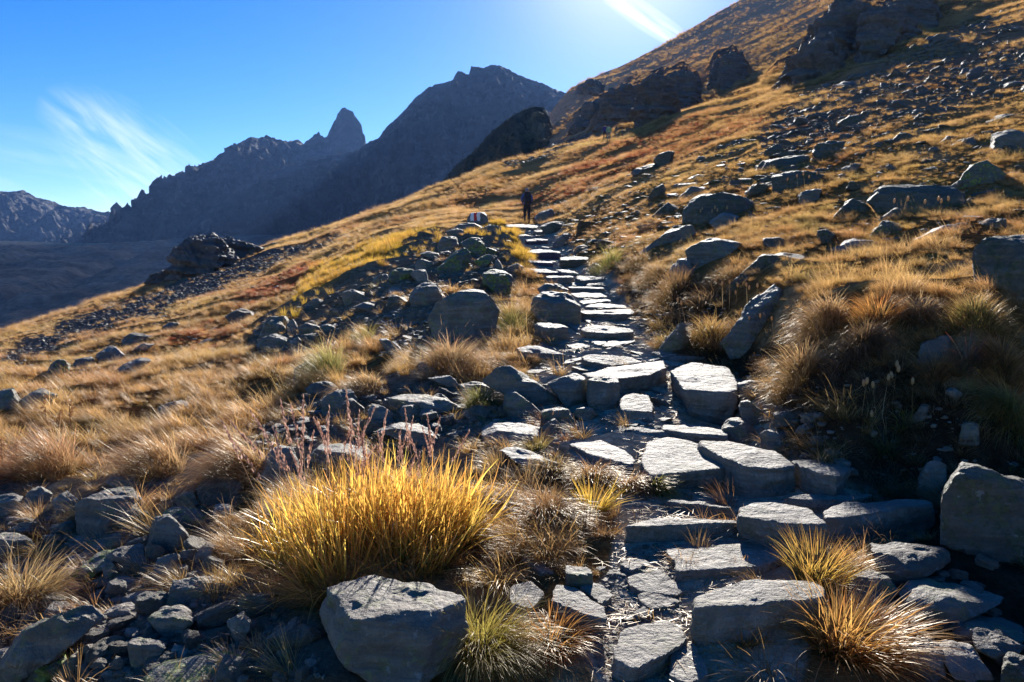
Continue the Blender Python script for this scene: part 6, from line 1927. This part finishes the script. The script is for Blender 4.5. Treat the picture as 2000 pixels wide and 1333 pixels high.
def person(px, py, d, hgt, yaw, top, trouser, label, lw, rw, hat=None, sx=1.0, stride=0.0, group=None):
    """standing or walking figure, facing +Y before the turn"""
    x0 = float(ray(px, py)[0]) * d
    z0 = float(H(x0, d))
    S = hgt / 1.75
    le, re = (-0.27, -0.03, 1.16), (0.26, -0.04, 1.17)
    pts = [(0, 0, 0.95), (0, -0.01, 1.13), (0, 0, 1.32), (0, 0.01, 1.44), (0, 0.015, 1.52), (0, 0.03, 1.60), (0, 0.025, 1.68),
           (-0.095, stride * 0.3, 0.88), (-0.105, stride * 0.6 + 0.02, 0.50), (-0.11, stride, 0.10), (-0.125, stride + 0.14, 0.035),
           (0.095, -stride * 0.3, 0.88), (0.105, -stride * 0.4 + 0.02, 0.50), (0.11, -stride, 0.10), (0.125, -stride + 0.14, 0.035),
           (-0.185, 0, 1.42), le, lw, (0.185, 0, 1.42), re, rw]
    lt = tuple(Vector(lw) + (Vector(lw) - Vector(le)).normalized() * 0.085)
    rt = tuple(Vector(rw) + (Vector(rw) - Vector(re)).normalized() * 0.085)
    pts += [lt, rt, (0, 0.118, 1.605), (-0.077, 0.02, 1.61), (0.077, 0.02, 1.61)]
    E = [(0, 1), (1, 2), (2, 3), (3, 4), (4, 5), (5, 6), (0, 7), (7, 8), (8, 9), (9, 10), (0, 11), (11, 12), (12, 13), (13, 14), (3, 15), (15, 16), (16, 17), (3, 18), (18, 19), (19, 20), (17, 21), (20, 22), (5, 23), (5, 24), (5, 25)]
    rad = [(0.165, 0.12), (0.15, 0.11), (0.18, 0.125), (0.12, 0.09), 0.058, (0.082, 0.095), (0.072, 0.085), 0.105, 0.074, 0.05, 0.04, 0.105, 0.074, 0.05, 0.04, 0.075, 0.054, 0.038, 0.075, 0.054, 0.038, (0.03, 0.02), (0.03, 0.02), 0.014, 0.012, 0.012]
    lwv, rwv = Vector(lw), Vector(rw)

    def pick(c_):
        if c_.z > 1.50 or (c_ - lwv).length < 0.03 or (c_ - rwv).length < 0.03 or (c_ - Vector(lt)).length < 0.07 or (c_ - Vector(rt)).length < 0.07:
            return 0
        if c_.z < 0.09:
            return 3
        if c_.z < 0.97 and abs(c_.x) < 0.21:
            return 2
        return 1
    o = skin_mesh('person', pts, E, rad, [SKIN, top, trouser, HAIR], pick)
    bm = bmesh.new()
    bm.from_mesh(o.data)
    finger_set(bm, lw, lt, (0, 0, 1))
    finger_set(bm, rw, rt, (0, 0, 1))
    bm.to_mesh(o.data)
    bm.free()
    o.location = (x0, d, z0)
    o.rotation_euler = (0, 0, yaw)
    o.scale = (S * sx, S, S)
    tag(o, label, 'person', group)
    # hair or cap as a shell over the skull
    v, f = ico(4)
    v = v * (0.088, 0.104, 0.098) + (0, 0.022, 1.655)
    keep = (v[f].mean(1)[:, 2] > 1.645 - 0.35 * (0.03 - v[f].mean(1)[:, 1]).clip(-0.05, 0.2))
    c2 = mesh_obj('cap' if hat else 'hair', v, f[keep], hat or HAIR, o)
    if hat:
        bv = lathe([(0.085, 0.0), (0.13, -0.008), (0.128, -0.002), (0.08, 0.008)], 16)
        b3 = mesh_obj('cap_brim', bv[0] * (0.75, 0.55, 1) + (0, 0.085, 1.655), bv[1], hat, c2)
    # eyes and mouth
    for ex in (-0.03, 0.03):
        mesh_obj('eye', ico(2)[0] * 0.010 + (ex, 0.108, 1.632), ico(2)[1], HAIR, o)
    mesh_obj('mouth', ico(2)[0] * (0.022, 0.008, 0.006) + (0, 0.104, 1.565), ico(2)[1], SKIN, o)
    return o


def backpack(body, m1, label, tall=0.5):
    n_, h_ = [], []
    base = np.array([[1, 0, 0], [-1, 0, 0], [0, 1, 0], [0, -1, 0.1], [0, 0, 1], [0, 0, -1], [0, -1, 1], [1, -1, 0], [-1, -1, 0], [0, -1, -0.7]], float)
    base /= np.linalg.norm(base, axis=1)[:, None]
    v, f = poly_solid(base, [1, 1, 1, 1, 1, 1, 1.1, 1.2, 1.2, 1.15], 4, 14.0)
    v = v * (0.15, 0.10, tall / 2)
    v = weather(v, 5, 0.5, 0.006, 0.0)
    o = empty('backpack', body.location, body.rotation_euler[2])
    o.scale = body.scale
    mesh_obj('pack_bag', v + (0, -0.215, 1.24), f, m1, o)
    pk = poly_solid(base, [1, 1, 1, 1, 1, 1, 1.1, 1.2, 1.2, 1.15], 3, 14.0)
    mesh_obj('front_pocket', pk[0] * (0.11, 0.045, tall * 0.25) + (0, -0.325, 1.14), pk[1], m1, o)
    lid = poly_solid(base, [1, 1, 1, 1, 1, 1, 1.1, 1.2, 1.2, 1.15], 3, 14.0)
    mesh_obj('top_lid', lid[0] * (0.145, 0.105, 0.055) + (0, -0.21, 1.24 + tall / 2), lid[1], m1, o)
    for s_ in (-1, 1):                                   # shoulder straps
        q = np.array([(s_ * 0.10, -0.14, 1.44), (s_ * 0.12, -0.05, 1.505), (s_ * 0.125, 0.06, 1.49), (s_ * 0.13, 0.135, 1.38), (s_ * 0.15, 0.125, 1.2), (s_ * 0.17, 0.02, 1.08), (s_ * 0.15, -0.12, 1.06)])
        V = np.concatenate([q + (0.025, 0, 0), q - (0.025, 0, 0), q + (0.025, 0.0, 0.012), q - (0.025, 0, -0.012)])
        m = len(q)
        fs = []
        for i in range(m - 1):
            a_, b_, c_, d_ = i, m + i, 2 * m + i, 3 * m + i
            fs += [(a_, a_ + 1, b_ + 1, b_), (c_, d_, d_ + 1, c_ + 1), (a_, c_, c_ + 1, a_ + 1), (b_, b_ + 1, d_ + 1, d_)]
        mesh_obj('strap', V, fs, m1, o)
    return tag(o, label, 'backpack')


def pole(body, hand, foot, label):
    a_, b_ = Vector(hand), Vector(foot)
    q = (a_ - b_).to_track_quat('Z', 'Y').to_matrix()
    L = (a_ - b_).length
    o = empty('walking_pole', body.matrix_basis @ b_, 0)
    o.rotation_euler = (body.matrix_basis.to_quaternion() @ (a_ - b_).to_track_quat('Z', 'Y')).to_euler()
    for nm, pr, m in (('shaft', [(0.0, 0), (0.006, 0.03), (0.009, L * 0.6), (0.009, L)], DARKC), ('grip', [(0.0, L - 0.02), (0.017, L), (0.019, L + 0.1), (0.0, L + 0.14)], DARKC), ('basket', [(0.004, 0.05), (0.035, 0.055), (0.03, 0.06), (0.004, 0.062)], DARKC)):
        lv = lathe(pr, 8)
        mesh_obj(nm, lv[0], lv[1], m, o)
    return tag(o, label, 'walking pole')


DARKC = cloth('dark_cloth', (0.018, 0.02, 0.028))
BLUEC = cloth('blue_jersey', (0.05, 0.10, 0.27))
GREYC = cloth('grey_cap', (0.17, 0.20, 0.25))
VIOL = cloth('violet_jacket', (0.06, 0.05, 0.22))
LIME = cloth('pale_green_shirt', (0.28, 0.42, 0.22))
KHAKI = cloth('grey_trousers', (0.16, 0.16, 0.14))
gx, gy, gz, _ = hit(1029, 438)
hk = person(1029, 438, float(gy[0]) - 0.1, 1.72, R(10), BLUEC, DARKC, 'hiker in blue jersey and dark trousers standing with back turned', (-0.17, 0.16, 1.02), (0.20, 0.14, 1.0), GREYC)
backpack(hk, DARKC, 'black backpack on the back of the hiker in blue', 0.52)
pole(hk, (-0.17, 0.2, 0.98), (-0.36, 0.30, 0.02), 'thin walking pole held by the hiker in blue')
for px, py, top, tr, lab, yaw, hat in ((1189, 274, LIME, KHAKI, 'far walker in pale green shirt coming down the slope', R(172), HAIR), (1181.5, 271, VIOL, DARKC, 'far walker in violet jacket behind the one in pale green', R(190), None)):
    gx, gy, gz, _ = hit(px, py + 3)
    w_ = person(px, py, float(gy[0]), 1.74, yaw, top, tr, lab, (-0.25, 0.12, 0.98), (0.25, 0.12, 0.98), hat, stride=0.12)

# ------------------------------------------------------------------ air
hv = np.array([(x, y, z) for x in (-3600, 3200) for y in (-300, 4400) for z in (-520, 640)], float)
hf = np.array([(0, 1, 3, 2), (4, 6, 7, 5), (0, 4, 5, 1), (2, 3, 7, 6), (0, 2, 6, 4), (1, 5, 7, 3)])
hm, n = mat_new('air')
pv = n('ShaderNodeVolumePrincipled', {'Color': (0.22, 0.44, 1.0, 1), 'Density': 0.00003, 'Anisotropy': 0.4})
n('ShaderNodeOutputMaterial', {'Volume': pv.outputs[0]})
hz = mesh_obj('haze', hv, hf, hm, None, False)
kind(hz, 'stuff', 'thin blue haze of the mountain air')
